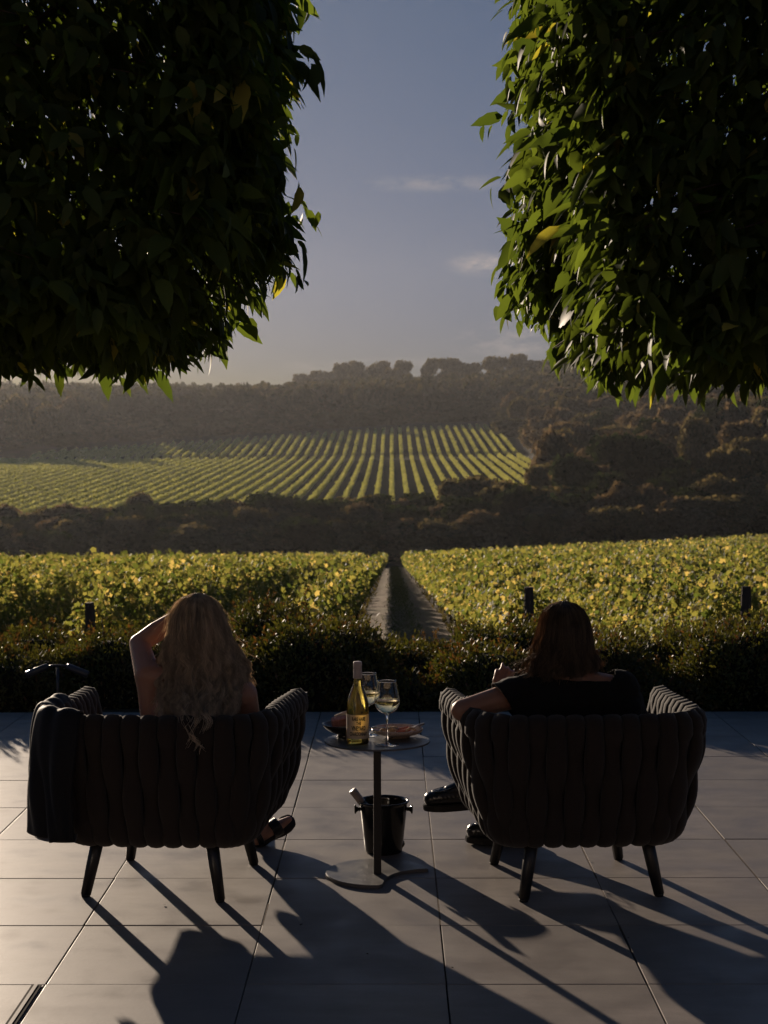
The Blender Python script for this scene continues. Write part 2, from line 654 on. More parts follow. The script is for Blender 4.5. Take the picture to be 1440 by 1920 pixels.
def H(X, Y):
    X = np.asarray(X, float)
    Y = np.asarray(Y, float)
    near = -.365 - .0612 * Y
    z = near * sm(10.9, 13.6, Y) - .03
    lat = np.where(X > 2, .052 * (X - 2), .014 * np.minimum(X, 0)) * sm(20, 200, Y) * (1 - sm(215, 300, Y) * (X < 0))
    lat = np.clip(lat, -3, 6)
    z = z + lat
    vz = -12.9 + .0 * Y
    z = np.where(Y > 203, z + (vz - (-.365 - .0612 * np.maximum(Y, 203)) * 1) * 1.0, z)
    z = np.where(Y > 203, -12.9 + lat, z)
    lower = -7.1 + .036 * (Y - 307)
    upper = -.08 + .0913 * (Y - 502)
    hill = np.where(Y < 502, lower, upper)
    g = .052 + .030 * sm(-.12, .05, X / np.maximum(Y, 1))
    back = (-.08 + .0913 * 138) + g * (Y - 640)
    hill = np.where(Y > 640, back, hill)
    top = (-.08 + .0913 * 138) + g * 380
    hill = np.where(Y > 1020, top - .03 * (Y - 1020), hill)
    t = sm(222, 285, Y)
    z = z * (1 - t) + hill * t
    z = z - np.where((Y > 250) & (Y < 420), .02 * (420 - Y), 0) * sm(-15, -80, X) * t
    raise_ = np.clip(.13 * np.maximum(0, X - vineyard_right(Y) - 4), 0, 11) * sm(225, 320, Y) * (1 - .5 * sm(600, 900, Y))
    z = z + raise_ + np.where(Y > 250, .7 * np.sin(X * .02 + Y * .013), 0)
    return z


# patio: separate slabs over a dark bed
patio_bm = bmesh.new()
X0, Y0, S = .16, 5.943, .6
for i in range(-12, 12):
    for j in range(-12, 7):
        cx, cy = X0 + (i + .5) * S, Y0 + (j + .5) * S
        y1 = min(cy + S / 2, PATIO_END)
        y0 = cy - S / 2
        if y0 >= PATIO_END - .05: continue
        g = .0018 + random.random() * .0016
        sx_ = S - 2 * g
        sy_ = (y1 - y0) - 2 * g
        box_bm(patio_bm, (sx_, sy_, .03), (cx + random.uniform(-.0012, .0012), (y0 + y1) / 2 + random.uniform(-.0012, .0012), -.015 + random.uniform(-.0009, .0009)),
               rot=Matrix.Rotation(random.uniform(-.0006, .0006), 3, 'X') @ Matrix.Rotation(random.uniform(-.0006, .0006), 3, 'Y'), bevel=.0016)
patio = link('patio', bm_mesh('patio', patio_bm), M['slab'], smooth=False)
tag(patio, kind='structure')
b_ = bmesh.new()
box_bm(b_, (16, 18, .05), (0, PATIO_END - 9.02, -.036))
tag(link('patio_bed', bm_mesh('patio_bed', b_), M['grout'], smooth=False), kind='structure')
# sandy mortar showing in a few joints
b_ = bmesh.new()
for (xx, ya, yb) in ((.16, 5.35, 8.0), (.76, 5.7, 7.6), (1.36, 5.9, 7.7), (-.44, 5.2, 5.6), (-.44, 6.1, 6.5)):
    box_bm(b_, (.0055, yb - ya, .006), (xx + .001, (ya + yb) / 2, -.0035))
tag(link('joint_sand', bm_mesh('joint_sand', b_), M['sandy'], smooth=False), kind='structure')

# ground sheet: a fan that widens to the horizon
ys = np.concatenate([np.linspace(PATIO_END - .1, 16, 40), np.geomspace(16.3, 3200, 330)])
us = np.linspace(-1, 1, 201)
YY, UU = np.meshgrid(ys, us, indexing='ij')
XX = UU * (YY * .75 + 12)
ZZ = H(XX, YY)
# bare ruts beside the grassy middle of the path
ZZ = ZZ - np.where((YY > 14) & (YY < 204), .05 * np.exp(-((XX - .45) / .0001) ** 2), 0)
V = np.stack([XX, YY, ZZ], -1).reshape(-1, 3)
ni, nj = XX.shape
idx = np.arange(ni * nj).reshape(ni, nj)
Fg = np.stack([idx[:-1, :-1], idx[:-1, 1:], idx[1:, 1:], idx[1:, :-1]], -1).reshape(-1, 4)
me = np_mesh('ground', V, Fg)
ground = link('ground', me, [M['soil'], M['hillgrass'], M['scrub']])
tag(ground, kind='structure')
cY = YY[:-1, :-1].ravel()
cX = XX[:-1, :-1].ravel()
mi = np.zeros(len(Fg), dtype=np.int32)
mi[(cY > 206)] = 2
mi[(cY > 255) & (cX < vineyard_right(cY) + 3) & (cY < vineyard_top(cX) + 32)] = 1
me.polygons.foreach_set('material_index', mi)

# the path between the near rows: packed earth, mown grass along its middle
PX = np.linspace(-.85, 1.5, 25)
PYs = np.concatenate([np.linspace(13.2, 40, 120), np.geomspace(40.5, 203, 120)])
a, b = np.meshgrid(PYs, PX, indexing='ij')
zz = H(b, a) + .012 + .010 * np.sin(a * .7 + b * 3) * np.sin(b * 5 + a * .3) * (np.abs(b - .32) > .4) + .05 * np.exp(-((b - .32) / .34) ** 2)  - .012 * sm(1.0, 1.2, np.abs(b - .32))
V = np.stack([b, a, zz], -1).reshape(-1, 3)
idx = np.arange(a.size).reshape(a.shape)
Fp = np.stack([idx[:-1, :-1], idx[:-1, 1:], idx[1:, 1:], idx[1:, :-1]], -1).reshape(-1, 4)
M['path'] = mat('packed_earth', (.32, .23, .145), .95, .1, noise=[(1.6, (.24, .18, .13), .8, (1, 2.5, 1)), (7, (.14, .10, .08), .6, (1, 1.5, 1)), (.7, (.22, .21, .12), .5, (1, .5, 1))], bump=(9, .5, .02))
tag(link('path', np_mesh('path', V, Fp), M['path']), kind='structure')
# grass strip
n = 14000
gy = 13.4 * (200 / 13.4) ** (RNG.random(n) ** 1.15)
gx = .32 + RNG.normal(size=n) * .19
pos = np.stack([gx, gy, H(gx, gy) + .02], -1)
ax = np.stack([RNG.normal(size=n) * .4, RNG.normal(size=n) * .4, np.ones(n)], -1)
M['grass'] = leafmat('grass_blade', (.08, .095, .035), (.15, .155, .07), (1.4, 1.4, .6), rough=.6, spec=.2, tw=.35)
Vg, Fg2 = leafcloud([(-.2, 0, 0), (.2, 0, 0), (.1, 1, .1), (-.1, .8, 0)], [(0, 1, 2, 3)], pos, ax, rand_dirs(n), .035 * (1 + gy / 50))
tag(link('path_grass', np_mesh('path_grass', Vg, Fg2), M['grass'], smooth=False), 'low green grass along the middle of the vineyard path', 'grass', kind='stuff')
# weeds and rough grass on the soil between rows and behind the hedge
n = 30000
gy = 12.2 * (120 / 12.2) ** (RNG.random(n))
gx = (RNG.random(n) * 2 - 1) * (.27 * gy + 1)
keep = (gx < -.8) | (gx > 1.4)
gx, gy = gx[keep], gy[keep]
n = len(gx)
pos = np.stack([gx, gy, H(gx, gy)], -1)
ax = np.stack([RNG.normal(size=n) * .5, RNG.normal(size=n) * .5, np.ones(n)], -1)
M['weed'] = leafmat('dry_grass_blade', (.06, .06, .025), (.13, .105, .05), (1.3, 1.2, .7), rough=.7, spec=.2, tw=.35)
Vg, Fg2 = leafcloud([(-.15, 0, 0), (.15, 0, 0), (.08, 1, .1), (-.06, .8, 0)], [(0, 1, 2, 3)], pos, ax, rand_dirs(n), .10 * (1 + gy / 50))
tag(link('field_grass', np_mesh('field_grass', Vg, Fg2), M['weed'], smooth=False), 'dry rough grass between the near vine rows', 'grass', kind='stuff')


# ------------------------------------------------------------------ near vineyard rows
def vine_row(label, x, ya, yb, height, group, rng, leaf, near=True, thick=.34, dens=1.0, base=.35):
    root = thing('vine_row', label, 'vine row', (x, ya, float(H(x, ya))), 0, group)
    Vs = []
    y = ya
    # leaf count falls and leaf size grows with distance from the patio
    seglist = []
    while y < yb:
        L = min(max(2.0, y * .12), yb - y)
        seglist.append((y, y + L))
        y += L
    for (s0, s1) in seglist:
        ym = (s0 + s1) / 2
        sz = leaf * max(1.0, (ym / 26) ** .72) if near else leaf
        cnt = int((s1 - s0) * (height + .6) * dens * (1.15 if near else 1.0) / (sz * sz * .5) * 1.5)
        yy = s0 + rng.random(cnt) * (s1 - s0)
        # lumpy hedge-like section
        ph = x * 1.7
        lump = (.20 * np.sin(yy * 1.9 + ph) + .16 * np.sin(yy * 4.3 + ph * 2.1) + .10 * np.sin(yy * 9.1 + ph)) * (1.0 if near else .6)
        hh = rng.random(cnt) ** .8
        top = height + lump * .8 + rng.normal(size=cnt) * .04
        zz_ = base + hh * (top - base)
        wd = thick * (.55 + .6 * np.sin(np.pi * np.clip((zz_ - base) / (height + .2 - base), 0, 1)) + lump * .8)
        sd = rng.choice([-1, 1], cnt)
        xx = x + sd * wd * (1 - .45 * rng.random(cnt) ** 2) + rng.normal(size=cnt) * .04
        # shoots that stick up out of the top
        sh = rng.random(cnt) < .12
        zz_ = np.where(sh, top + rng.random(cnt) ** 1.4 * .36, zz_)
        xx = np.where(sh, x + rng.normal(size=cnt) * .16, xx)
        pos = np.stack([xx, yy, H(x, yy) + zz_], -1)
        nrm = np.stack([sd * 1.0 + rng.normal(size=cnt) * .6, rng.normal(size=cnt) * .7, .5 + rng.normal(size=cnt) * .5], -1)
        ax = rand_dirs(cnt, rng) + np.array([0, 0, -.5])
        s_ = sz * rng.uniform(.65, 1.25, cnt)
        if near and ym < 45:
            Vs.append(('t', *leafcloud(*LT_VINE, pos, ax, nrm, s_)))
        else:
            Vs.append(('q', *leafcloud(*LT_CLUMP, pos, ax, nrm, s_ * .95)))
    tri = [(v, f) for k, v, f in Vs if k == 't']
    quad = [(v, f) for k, v, f in Vs if k == 'q']
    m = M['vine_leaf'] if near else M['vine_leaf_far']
    # one leafy mesh: quads are split to triangles so both kinds fit in it
    if quad:
        v, f = merge(quad)
        f = np.concatenate([f[:, [0, 1, 2]], f[:, [0, 2, 3]]])
        tri.append((v, f))
    v, f = merge(tri)
    link('foliage', np_mesh('foliage', v, f), m, root, smooth=False, world=True)
    if near and ya < 60:
        parts = []
        y = ya + .4
        while y < min(yb, 60):
            g_ = float(H(x, y))
            j = rng.normal(size=6) * .03
            parts.append(tube([(x + j[0], y, g_ - .1), (x + j[1], y + j[2], g_ + .3), (x + j[3], y + j[4], g_ + .75), (x + j[5], y + .1, g_ + 1.1)], [.03, .025, .022, .012], 6))
            y += 1.25
        g0 = [(x, t_, float(H(x, t_)) + .55) for t_ in np.linspace(ya, min(yb, 60), 30)]
        parts.append(tube(g0, .006, 4))
        v, f = merge(parts)
        link('woody_stems', np_mesh('woody_stems', v, f), M['bark'], root, world=True)
    return root


lefts = [-1.02 - 2.6 * i for i in range(21)]
rights = [1.66 + 2.6 * i for i in range(21)]
GN = 'trellised vine rows of the near vineyard'
post_specs = []
post_proto = None


def post(x, y, h, r, label):
    global post_proto
    if post_proto is None:
        b = bmesh.new()
        bmesh.ops.create_cone(b, cap_ends=True, segments=14, radius1=1, radius2=.94, depth=1.0)
        bmesh.ops.translate(b, verts=b.verts, vec=(0, 0, .5))
        es = [e for e in b.edges if abs(e.verts[0].co.z - 1) < 1e-4 and abs(e.verts[1].co.z - 1) < 1e-4]
        bmesh.ops.bevel(b, geom=es, offset=.06, segments=2, affect='EDGES')
        post_proto = link('vine_post', bm_mesh('vine_post', b), M['wood_post'], smooth=False)
        o = post_proto
    else:
        o = post_proto.copy()
        COL.objects.link(o)
    o.location = (x, y, float(H(x, y)) - .05)
    o.scale = (r, r, h)
    o.rotation_euler = (random.uniform(-.03, .03), random.uniform(-.03, .03), random.uniform(0, 6))
    tag(o, label, 'post', 'wooden trellis posts in the near vineyard')
    return o


rbp = random.Random(12)
for side, xs in (('left', lefts), ('right', rights)):
    for i, x in enumerate(xs):
        rng = np.random.default_rng(500 + i + (100 if side == 'right' else 0))
        ya = 19.6
        ymin = (abs(x) - 3.0) / .27
        ya_r = max(ya, ymin)
        look = 'edging the grassy path, its shaded side showing' if (i == 0 and side == 'left') else ('edging the grassy path, sunlit towards the path' if i == 0 else 'backlit yellow green')
        lab = ('vine row on the %s %s' % (side, look)) if i == 0 else ('%s vine row to the %s of the grassy path, %s' % (ordinal(i + 1), side, look))
        vine_row(lab, x, ya_r, 203, 1.15 if (side == 'left' and i == 0) else 1.30, GN, rng, .078, thick=.20 if i == 0 else .25, dens=1.0, base=.66 if (side == 'left' and i == 0) else .42)
        if i < 11:
            for k in range(7):
                yq = 19.4 + 5.45 * k
                if yq < ya_r - .5 or (side == 'left' and i == 0): continue
                end = k == 0
                # some stand clear of the leaves, some are sunk in them
                hgt = (1.60 if side == 'right' else 1.42) if end else 1.50 + rbp.choice([-.12, .0, .06, .10])
                if not end and rbp.random() < .35: continue
                wh = 'end post' if end else '%s post' % ordinal(k + 1)
                nth = '' if i == 0 else ordinal(i + 1) + ' '
                post(x + (0 if end else rbp.uniform(-.05, .05)), yq, hgt, .064 if end else .05,
                     '%s of the %svine row %s of the grassy path' % (wh, nth, side))

# ------------------------------------------------------------------ far hillside vineyard
GL, GU = 'vine rows on the lower part of the far hillside', 'vine rows on the upper part of the far hillside'
xs = np.arange(39.0, -138, -3.0)
for i, x in enumerate(xs):
    rng = np.random.default_rng(900 + i)
    y0 = max(258 + max(0, (x - 15)) * 6.5, (abs(x) - 3) / .262 if x < 0 else 0)
    ytop = float(vineyard_top(x))
    y1 = min(498, ytop)
    # the dark tree shadow on the left is cast by the trees beyond the crest
    vis = 3011 / 380
    if y1 - y0 > 15:
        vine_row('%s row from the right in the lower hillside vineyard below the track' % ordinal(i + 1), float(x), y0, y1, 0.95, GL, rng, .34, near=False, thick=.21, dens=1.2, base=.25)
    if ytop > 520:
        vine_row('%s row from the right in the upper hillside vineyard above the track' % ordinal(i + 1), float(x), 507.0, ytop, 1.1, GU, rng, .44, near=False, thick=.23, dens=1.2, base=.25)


# ------------------------------------------------------------------ far trees
def crown_arrays(rng, rad, hgt, n, leaf, lobes, flat=1.0, base=.35):
    """foliage as clumps on several uneven lobes; returns quads in local space, trunk foot at 0"""
    parts = []
    cz = hgt * (base + (1 - base) * .5)
    per = n // lobes
    for k in range(lobes):
        a = rng.random() * 2 * math.pi
        rr = rad * (.15 + .6 * rng.random() ** .6) if k else 0
        lz = cz + (rng.random() - .45) * hgt * (1 - base) * .75
        lz = min(lz, hgt * .86)
        c = np.array([rr * math.cos(a), rr * math.sin(a), lz])
        lr = rad * rng.uniform(.34, .56)
        u = rand_dirs(per, rng)
        # bumps on the lobe
        q = 1 + .16 * np.sin(u[:, 0] * 7 + k) * np.sin(u[:, 1] * 6 + 2 * k) + .12 * np.sin(u[:, 2] * 9 + k)
        rd = lr * q * (1 - .35 * rng.random(per) ** 2.5)
        p = c + u * rd[:, None] * np.array([1, 1, .72 * flat])
        p[:, 2] = np.clip(p[:, 2], hgt * .06, None)
        nrm = u + rng.normal(size=(per, 3)) * .28
        ax = rand_dirs(per, rng)
        parts.append(leafcloud(*LT_CLUMP, p, ax, nrm, leaf * rng.uniform(.55, 1.3, per)))
    return merge(parts)


def trunk_arrays(rng, rad, hgt, r0, limbs=5):
    parts = []
    lean = rng.normal(size=2) * .03 * hgt
    top = np.array([lean[0], lean[1], hgt * .62])
    parts.append(tube([(0, 0, -.6), (lean[0] * .3, lean[1] * .3, hgt * .25), tuple(top)], [r0, r0 * .8, r0 * .4], 7))
    for k in range(limbs):
        a = rng.random() * 6.283
        t = rng.uniform(.3, .95)
        s = np.array([lean[0] * t, lean[1] * t, hgt * .62 * t])
        e = s + np.array([math.cos(a) * rad * .55, math.sin(a) * rad * .55, hgt * rng.uniform(.18, .3)])
        m_ = (s + e) / 2 + np.array([0, 0, -.06 * hgt])
        parts.append(tube([tuple(s), tuple(m_), tuple(e)], [r0 * .45, r0 * .3, r0 * .12], 5))
    return merge(parts)


PROTOS = []
for k in range(10):
    rng = np.random.default_rng(60 + k)
    kind = ['round', 'round', 'brown', 'brown', 'dark', 'dark', 'umbrella', 'umbrella', 'round', 'brown'][k]
    hgt = 10.0
    if kind == 'umbrella':
        rad, base, flat, n_, lob = 5.2, .46, .85, 5600, 13
    elif kind == 'dark':
        rad, base, flat, n_, lob = 4.8, .06, 1.25, 7000, 16
    else:
        rad, base, flat, n_, lob = 5.0, .16, 1.1, 7000, 15
    cv, cf = crown_arrays(rng, rad, hgt, n_, .62, lob, flat, base)
    tv_, tf_ = trunk_arrays(rng, rad, hgt, .34)
    cme, tme = np_mesh('crown', cv, cf), np_mesh('trunk', tv_, tf_)
    cme.materials.append({'round': M['gum_a'], 'brown': M['gum_b'], 'dark': M['gum_c'], 'umbrella': M['gum_a']}[kind])
    tme.materials.append(M['bark'])
    PROTOS.append((kind, cme, tme))


def tree(k, x, y, h, wide, label, group, cat='tree', rng=random, name=None, sink=.3):
    kind, cme, tme = PROTOS[k]
    nm = name or {'round': 'eucalyptus_tree', 'brown': 'eucalyptus_tree', 'dark': 'conifer_tree', 'umbrella': 'umbrella_pine'}[kind]
    o = thing(nm, label, cat, (x, y, float(H(x, y)) - sink), rng.random() * 6.28, group)
    o.scale = (wide / 10.5, wide / 10.5, h / 9.6)
    for nme, me_ in (('crown', cme), ('trunk', tme)):
        c = bpy.data.objects.new(nme, me_)
        COL.objects.link(c)
        c.parent = o
    return o


def at(px, Y):
    return (px - 735) / F * Y


# belt of trees in the valley: (photo x, distance, height, width, proto, label)
belt = [
    (365, 213, 5.6, 10.5, 1, 'round dense bush like tree low in the belt, left of centre'),
    (268, 262, 5.6, 5.6, 0, 'small pale lone tree standing in front of the hillside vine rows'),
    (890, 226, 6.3, 6.6, 4, 'dark flat topped conifer right of the far vine rows'),
    (975, 222, 6.4, 12, 3, 'broad brown leaved tree beside the dark conifer'),
    (1200, 262, 12.5, 16, 5, 'tall dark conifer, the biggest tree in the right half of the valley'),
    (1370, 245, 11.0, 8.5, 8, 'pale green round tree standing out at the right edge of the valley'),
    (1095, 250, 10.5, 10, 5, 'dark slim conifer left of the tallest conifer'),
    (340, 232, 7.0, 12, 4, 'dark crown above the round bush like tree'),
    (452, 236, 6.9, 8, 3, 'pale brown topped tree at the foot of the hillside rows'),
]
for (px, Y, h, wd, k, lab) in belt:
    tree(k, at(px, Y), Y, h, wd, lab, None)
gb = 'dark belt of trees along the valley floor'
rb = random.Random(5)
px = -90
while px < 1540:
    for row in range(3):
        Y = 209 + row * 11 + rb.uniform(0, 8)
        if px < 700:
            h = rb.uniform(7.0, 8.2) + row * .8
            if px < 120: h -= .4
            if 450 < px < 700: h += .9
        elif px < 860:
            h = rb.uniform(7.6, 8.8) + row * .7
        else:
            h = rb.uniform(8.0, 11.0) + row * 1.2
        if row == 0: h *= .85
        h *= .74 if px < 860 else .72
        if 110 < px < 320 and row == 0 and Y < 232:
            continue
        tree(rb.choice([0, 1, 4, 4, 5, 9, 8]), at(px + rb.uniform(-20, 20), Y), Y, h, rb.uniform(7, 11), 'dark rounded tree in the shaded valley belt', gb, rng=rb)
    px += rb.uniform(38, 56)
# trees on the right hand slope
gr = 'mixed trees on the slope right of the far vineyard'
cnt = 0
tries = 0
placed = []
while cnt < 150 and tries < 4000:
    tries += 1
    Y = 245 + (rb.random() ** .8) * 420
    px = rb.uniform(880, 1560)
    x = at(px, Y)
    if x < float(vineyard_right(Y)) + 8 or (Y < 420 and px < 985 + (420 - Y) * .25): continue
    if any((x - a) ** 2 + ((Y - b) * .8) ** 2 < c for a, b, c in placed): continue
    h = rb.uniform(7.5, 12.5)
    placed.append((x, Y, 38))
    k = rb.choice([0, 1, 2, 3, 2, 9, 8, 5, 3])
    tree(k, x, Y, h, rb.uniform(8, 12.5), 'brownish green gum tree crowding the slope right of the far vineyard', gr, rng=rb)
    cnt += 1
# tall trees beyond the left crest, whose long shadow falls over the hillside rows
for i in range(9):
    Y = 528 + i * 5 + rb.uniform(-4, 4)
    x = -150 + i * 4.5 + rb.uniform(-2, 2)
    tree(rb.choice([0, 1, 9]), x, max(Y, float(vineyard_top(x)) + 12), rb.uniform(13, 17), 11, 'tall dark gum tree beyond the left crest of the hillside vineyard', 'tall trees beyond the left crest', rng=rb)
# umbrella crowned trees along the skyline
sk = [(569, 702, 1), (640, 694, 1), (672, 690, 0), (708, 690, 1), (757, 684, 0), (805, 680, 1), (842, 678, 0), (880, 688, 1), (930, 678, 0), (965, 676, 1), (1003, 682, 0), (606, 706, 0), (735, 700, 1),
      (1040, 690, 0), (1085, 688, 1), (1130, 694, 0), (1190, 690, 1)]
for i, (px, py, f) in enumerate(sk):
    Y = 955 + rb.uniform(-12, 22)
    x = at(px, Y)
    zt = CAM_H + (850 - py) / F * Y
    h = zt - float(H(x, Y))
    h = max(14, min(34, h * 1.12))
    tree(6 + f, x, Y, h * rb.uniform(.86, 1.08), rb.uniform(9, 16), '%s umbrella crowned tree from the left on the skyline' % ordinal(sorted(range(len(sk)), key=lambda q: sk[q][0]).index(i) + 1),
         'umbrella crowned trees on the ridge', rng=rb)

# the far wood: reads as one mass
parts = []
fr = np.random.default_rng(77)
small = []
for q in range(7):
    v, f = crown_arrays(np.random.default_rng(300 + q), 5.0, 10, 460, 1.7, 9, 1.05, .05)
    small.append((v, f))
nT = 0
tries = 0
pts = []
while nT < 3400 and tries < 40000:
    tries += 1
    Y = 515 + 620 * fr.random() ** .8
    x = (fr.random() * 2 - 1) * .34 * Y
    vt = float(vineyard_top(x))
    inv = (x < vineyard_right(Y) + 3) and (Y < vt + 30)
    if inv: continue
    if x > vineyard_right(Y) and Y < 560: continue
    # a pale clearing above the rows and a field high on the right
    if 640 < Y < 655 and 25 < x < 38: continue
    if 830 < Y < 930 and x > 175: continue
    if Y > 950 and x > -75: continue
    v, f = small[fr.integers(7)]
    a = fr.random() * 6.283
    s = fr.uniform(.85, 1.3)
    hs = fr.uniform(.8, 1.45) * (.88 if Y > 870 and x > -120 else 1) * (.5 if (Y < vt + 95 and x < 60) else 1)
    ca, sa = math.cos(a), math.sin(a)
    vv = np.stack([(v[:, 0] * ca - v[:, 1] * sa) * s + x, (v[:, 0] * sa + v[:, 1] * ca) * s + Y, v[:, 2] * hs + float(H(x, Y)) - .8], -1)
    parts.append((vv, f))
    nT += 1
v, f = merge(parts)
M['wood_far'] = leafmat('far_wood_leaf', (.052, .058, .038), (.125, .112, .075), (1.2, 1.0, .6), rough=1, spec=.0, tw=.3, clump=(.02, (.045, .050, .030), .7))
tag(link('distant_forest', np_mesh('distant_forest', v, f), M['wood_far'], smooth=False), 'brown green wood covering the far hills', 'forest', kind='stuff')

# pond glinting behind the vines on the left
def sheet(name, pts_, z, m, kind=None):
    b = bmesh.new()
    b.faces.new([b.verts.new((x, y, z)) for x, y in pts_])
    o = link(name, bm_mesh(name, b), m, smooth=False)
    return tag(o, kind=kind) if kind else o


pp = []
for k in range(40):
    a = 6.283 * k / 40
    pp.append((-38 + 9.5 * math.cos(a) * (1 + .1 * math.sin(3 * a)), 224 + 9 * math.sin(a) * (1 + .12 * math.cos(2 * a))))
sheet('pond_water', pp, -12.05, M['water'], 'structure')
b_ = bmesh.new()
vo = [b_.verts.new((-38 + (x + 38) * 1.35, 224 + (y - 224) * 1.35, -13.6)) for x, y in pp]
vi = [b_.verts.new((-38 + (x + 38) * 1.04, 224 + (y - 224) * 1.04, -12.0)) for x, y in pp]
vc = [b_.verts.new((x, y, -12.6)) for x, y in pp]
for k in range(40):
    k2 = (k + 1) % 40
    b_.faces.new((vo[k], vo[k2], vi[k2], vi[k]))
    b_.faces.new((vi[k], vi[k2], vc[k2], vc[k]))
tag(link('pond_bank', bm_mesh('pond_bank', b_), M['scrub']), kind='structure')


# ------------------------------------------------------------------ hedge of shrubs behind the patio
def shrub(px, Y, top_px, width_px, depth, label, rng, red=0.0):
    s = F / Y
    x = (px - 735) / s
    ztop = CAM_H - (top_px - 850) / s
    z0 = float(H(x, Y))
    hw = width_px / s / 2
    hgt = ztop - z0
    root = thing('shrub', label, 'shrub', (x, Y, z0), 0, 'low shrubs of the hedge along the patio edge')
    def shape(u):
        q = 1 + .07 * np.sin(u[:, 0] * 6 + px) * np.sin(u[:, 1] * 5 + px * .3) + .06 * np.sin(u[:, 2] * 8 + u[:, 0] * 7 + px)
        e = .72
        p = np.sign(u) * np.abs(u) ** e
        p = p / np.maximum(1e-6, (np.sum(np.abs(p) ** 2.6, -1, keepdims=True)) ** (1 / 2.6))
        return p * q[:, None]
    # dark core put in to block light, standing for the twigs
    nu, nv = 28, 14
    th = np.linspace(0, 2 * math.pi, nu, endpoint=False)
    ph = np.linspace(-.35, math.pi / 2, nv)
    T_, P_ = np.meshgrid(th, ph)
    u = np.stack([np.cos(P_) * np.cos(T_), np.cos(P_) * np.sin(T_), np.sin(P_)], -1).reshape(-1, 3)
    c = shape(u) * .86 * np.array([hw, depth, hgt]) + np.array([x, Y, z0])
    idx = np.arange(nu * nv).reshape(nv, nu)
    Fc = []
    for i in range(nv - 1):
        for k in range(nu):
            Fc.append((idx[i, k], idx[i, (k + 1) % nu], idx[i + 1, (k + 1) % nu], idx[i + 1, k]))
    link('twig_light_block', np_mesh('twig_light_block', c, np.array(Fc)), M['twig_block'], root, world=True)
    area = 2 * math.pi * (hw + depth) / 2 * (hgt + (hw + depth) / 4)
    n = int(area * 5200)
    u = rand_dirs(n, rng)
    u[:, 2] = np.abs(u[:, 2]) - .12 * rng.random(n)
    u = unit(u)
    rad = 1.0 - .2 * rng.random(n) ** 1.5 + .03 * rng.normal(size=n)
    spr = rng.random(n) < .09
    rad = np.where(spr, 1.02 + .13 * rng.random(n), rad)
    p = shape(u) * rad[:, None] * np.array([hw, depth, hgt]) + np.array([x, Y, z0])
    nrm = u + rng.normal(size=(n, 3)) * .55
    ax = u * .8 + rng.normal(size=(n, 3)) * .7 + np.array([0, 0, .5])
    fol = leafcloud(*LT_SLIM, p, ax, nrm, .034 * rng.uniform(.6, 1.3, n))
    # upright young sprigs with reddish leaves
    ns = int(26 * hw / .4)
    parts, lv = [], []
    for k in range(ns):
        u1 = rand_dirs(1, rng)
        u1[0, 2] = abs(u1[0, 2]) + .5
        u1 = unit(u1)
        st = (shape(u1) * .93 * np.array([hw, depth, hgt]) + np.array([x, Y, z0]))[0]
        L = rng.uniform(.05, .13) * (1 + red)
        d = unit(u1[0] * .45 + np.array([0, 0, 1.0]) + rng.normal(size=3) * .25)
        en = st + d * L
        parts.append(tube([tuple(st), tuple(en)], [.002, .001], 4))
        for q in range(int(L / .010)):
            t_ = rng.random()
            lv.append((st + d * L * t_, unit(rng.normal(size=3) + d * .9), rng.normal(size=3)))
    if parts:
        pos = np.array([a for a, b, c in lv])
        spg = merge(parts + [leafcloud(*LT_SLIM, pos, np.array([b for a, b, c in lv]), np.array([c for a, b, c in lv]), .030 * rng.uniform(.7, 1.2, len(lv)))])
    nf = len(fol[1])
    v, f = merge([fol, spg]) if parts else fol
    fme = np_mesh('foliage', v, f)
    link('foliage', fme, [M['shrub_leaf'], M['sprig']], root, smooth=False, world=True)
    fme.polygons.foreach_set('material_index', (np.arange(len(f)) >= nf).astype(np.int32))
    return root


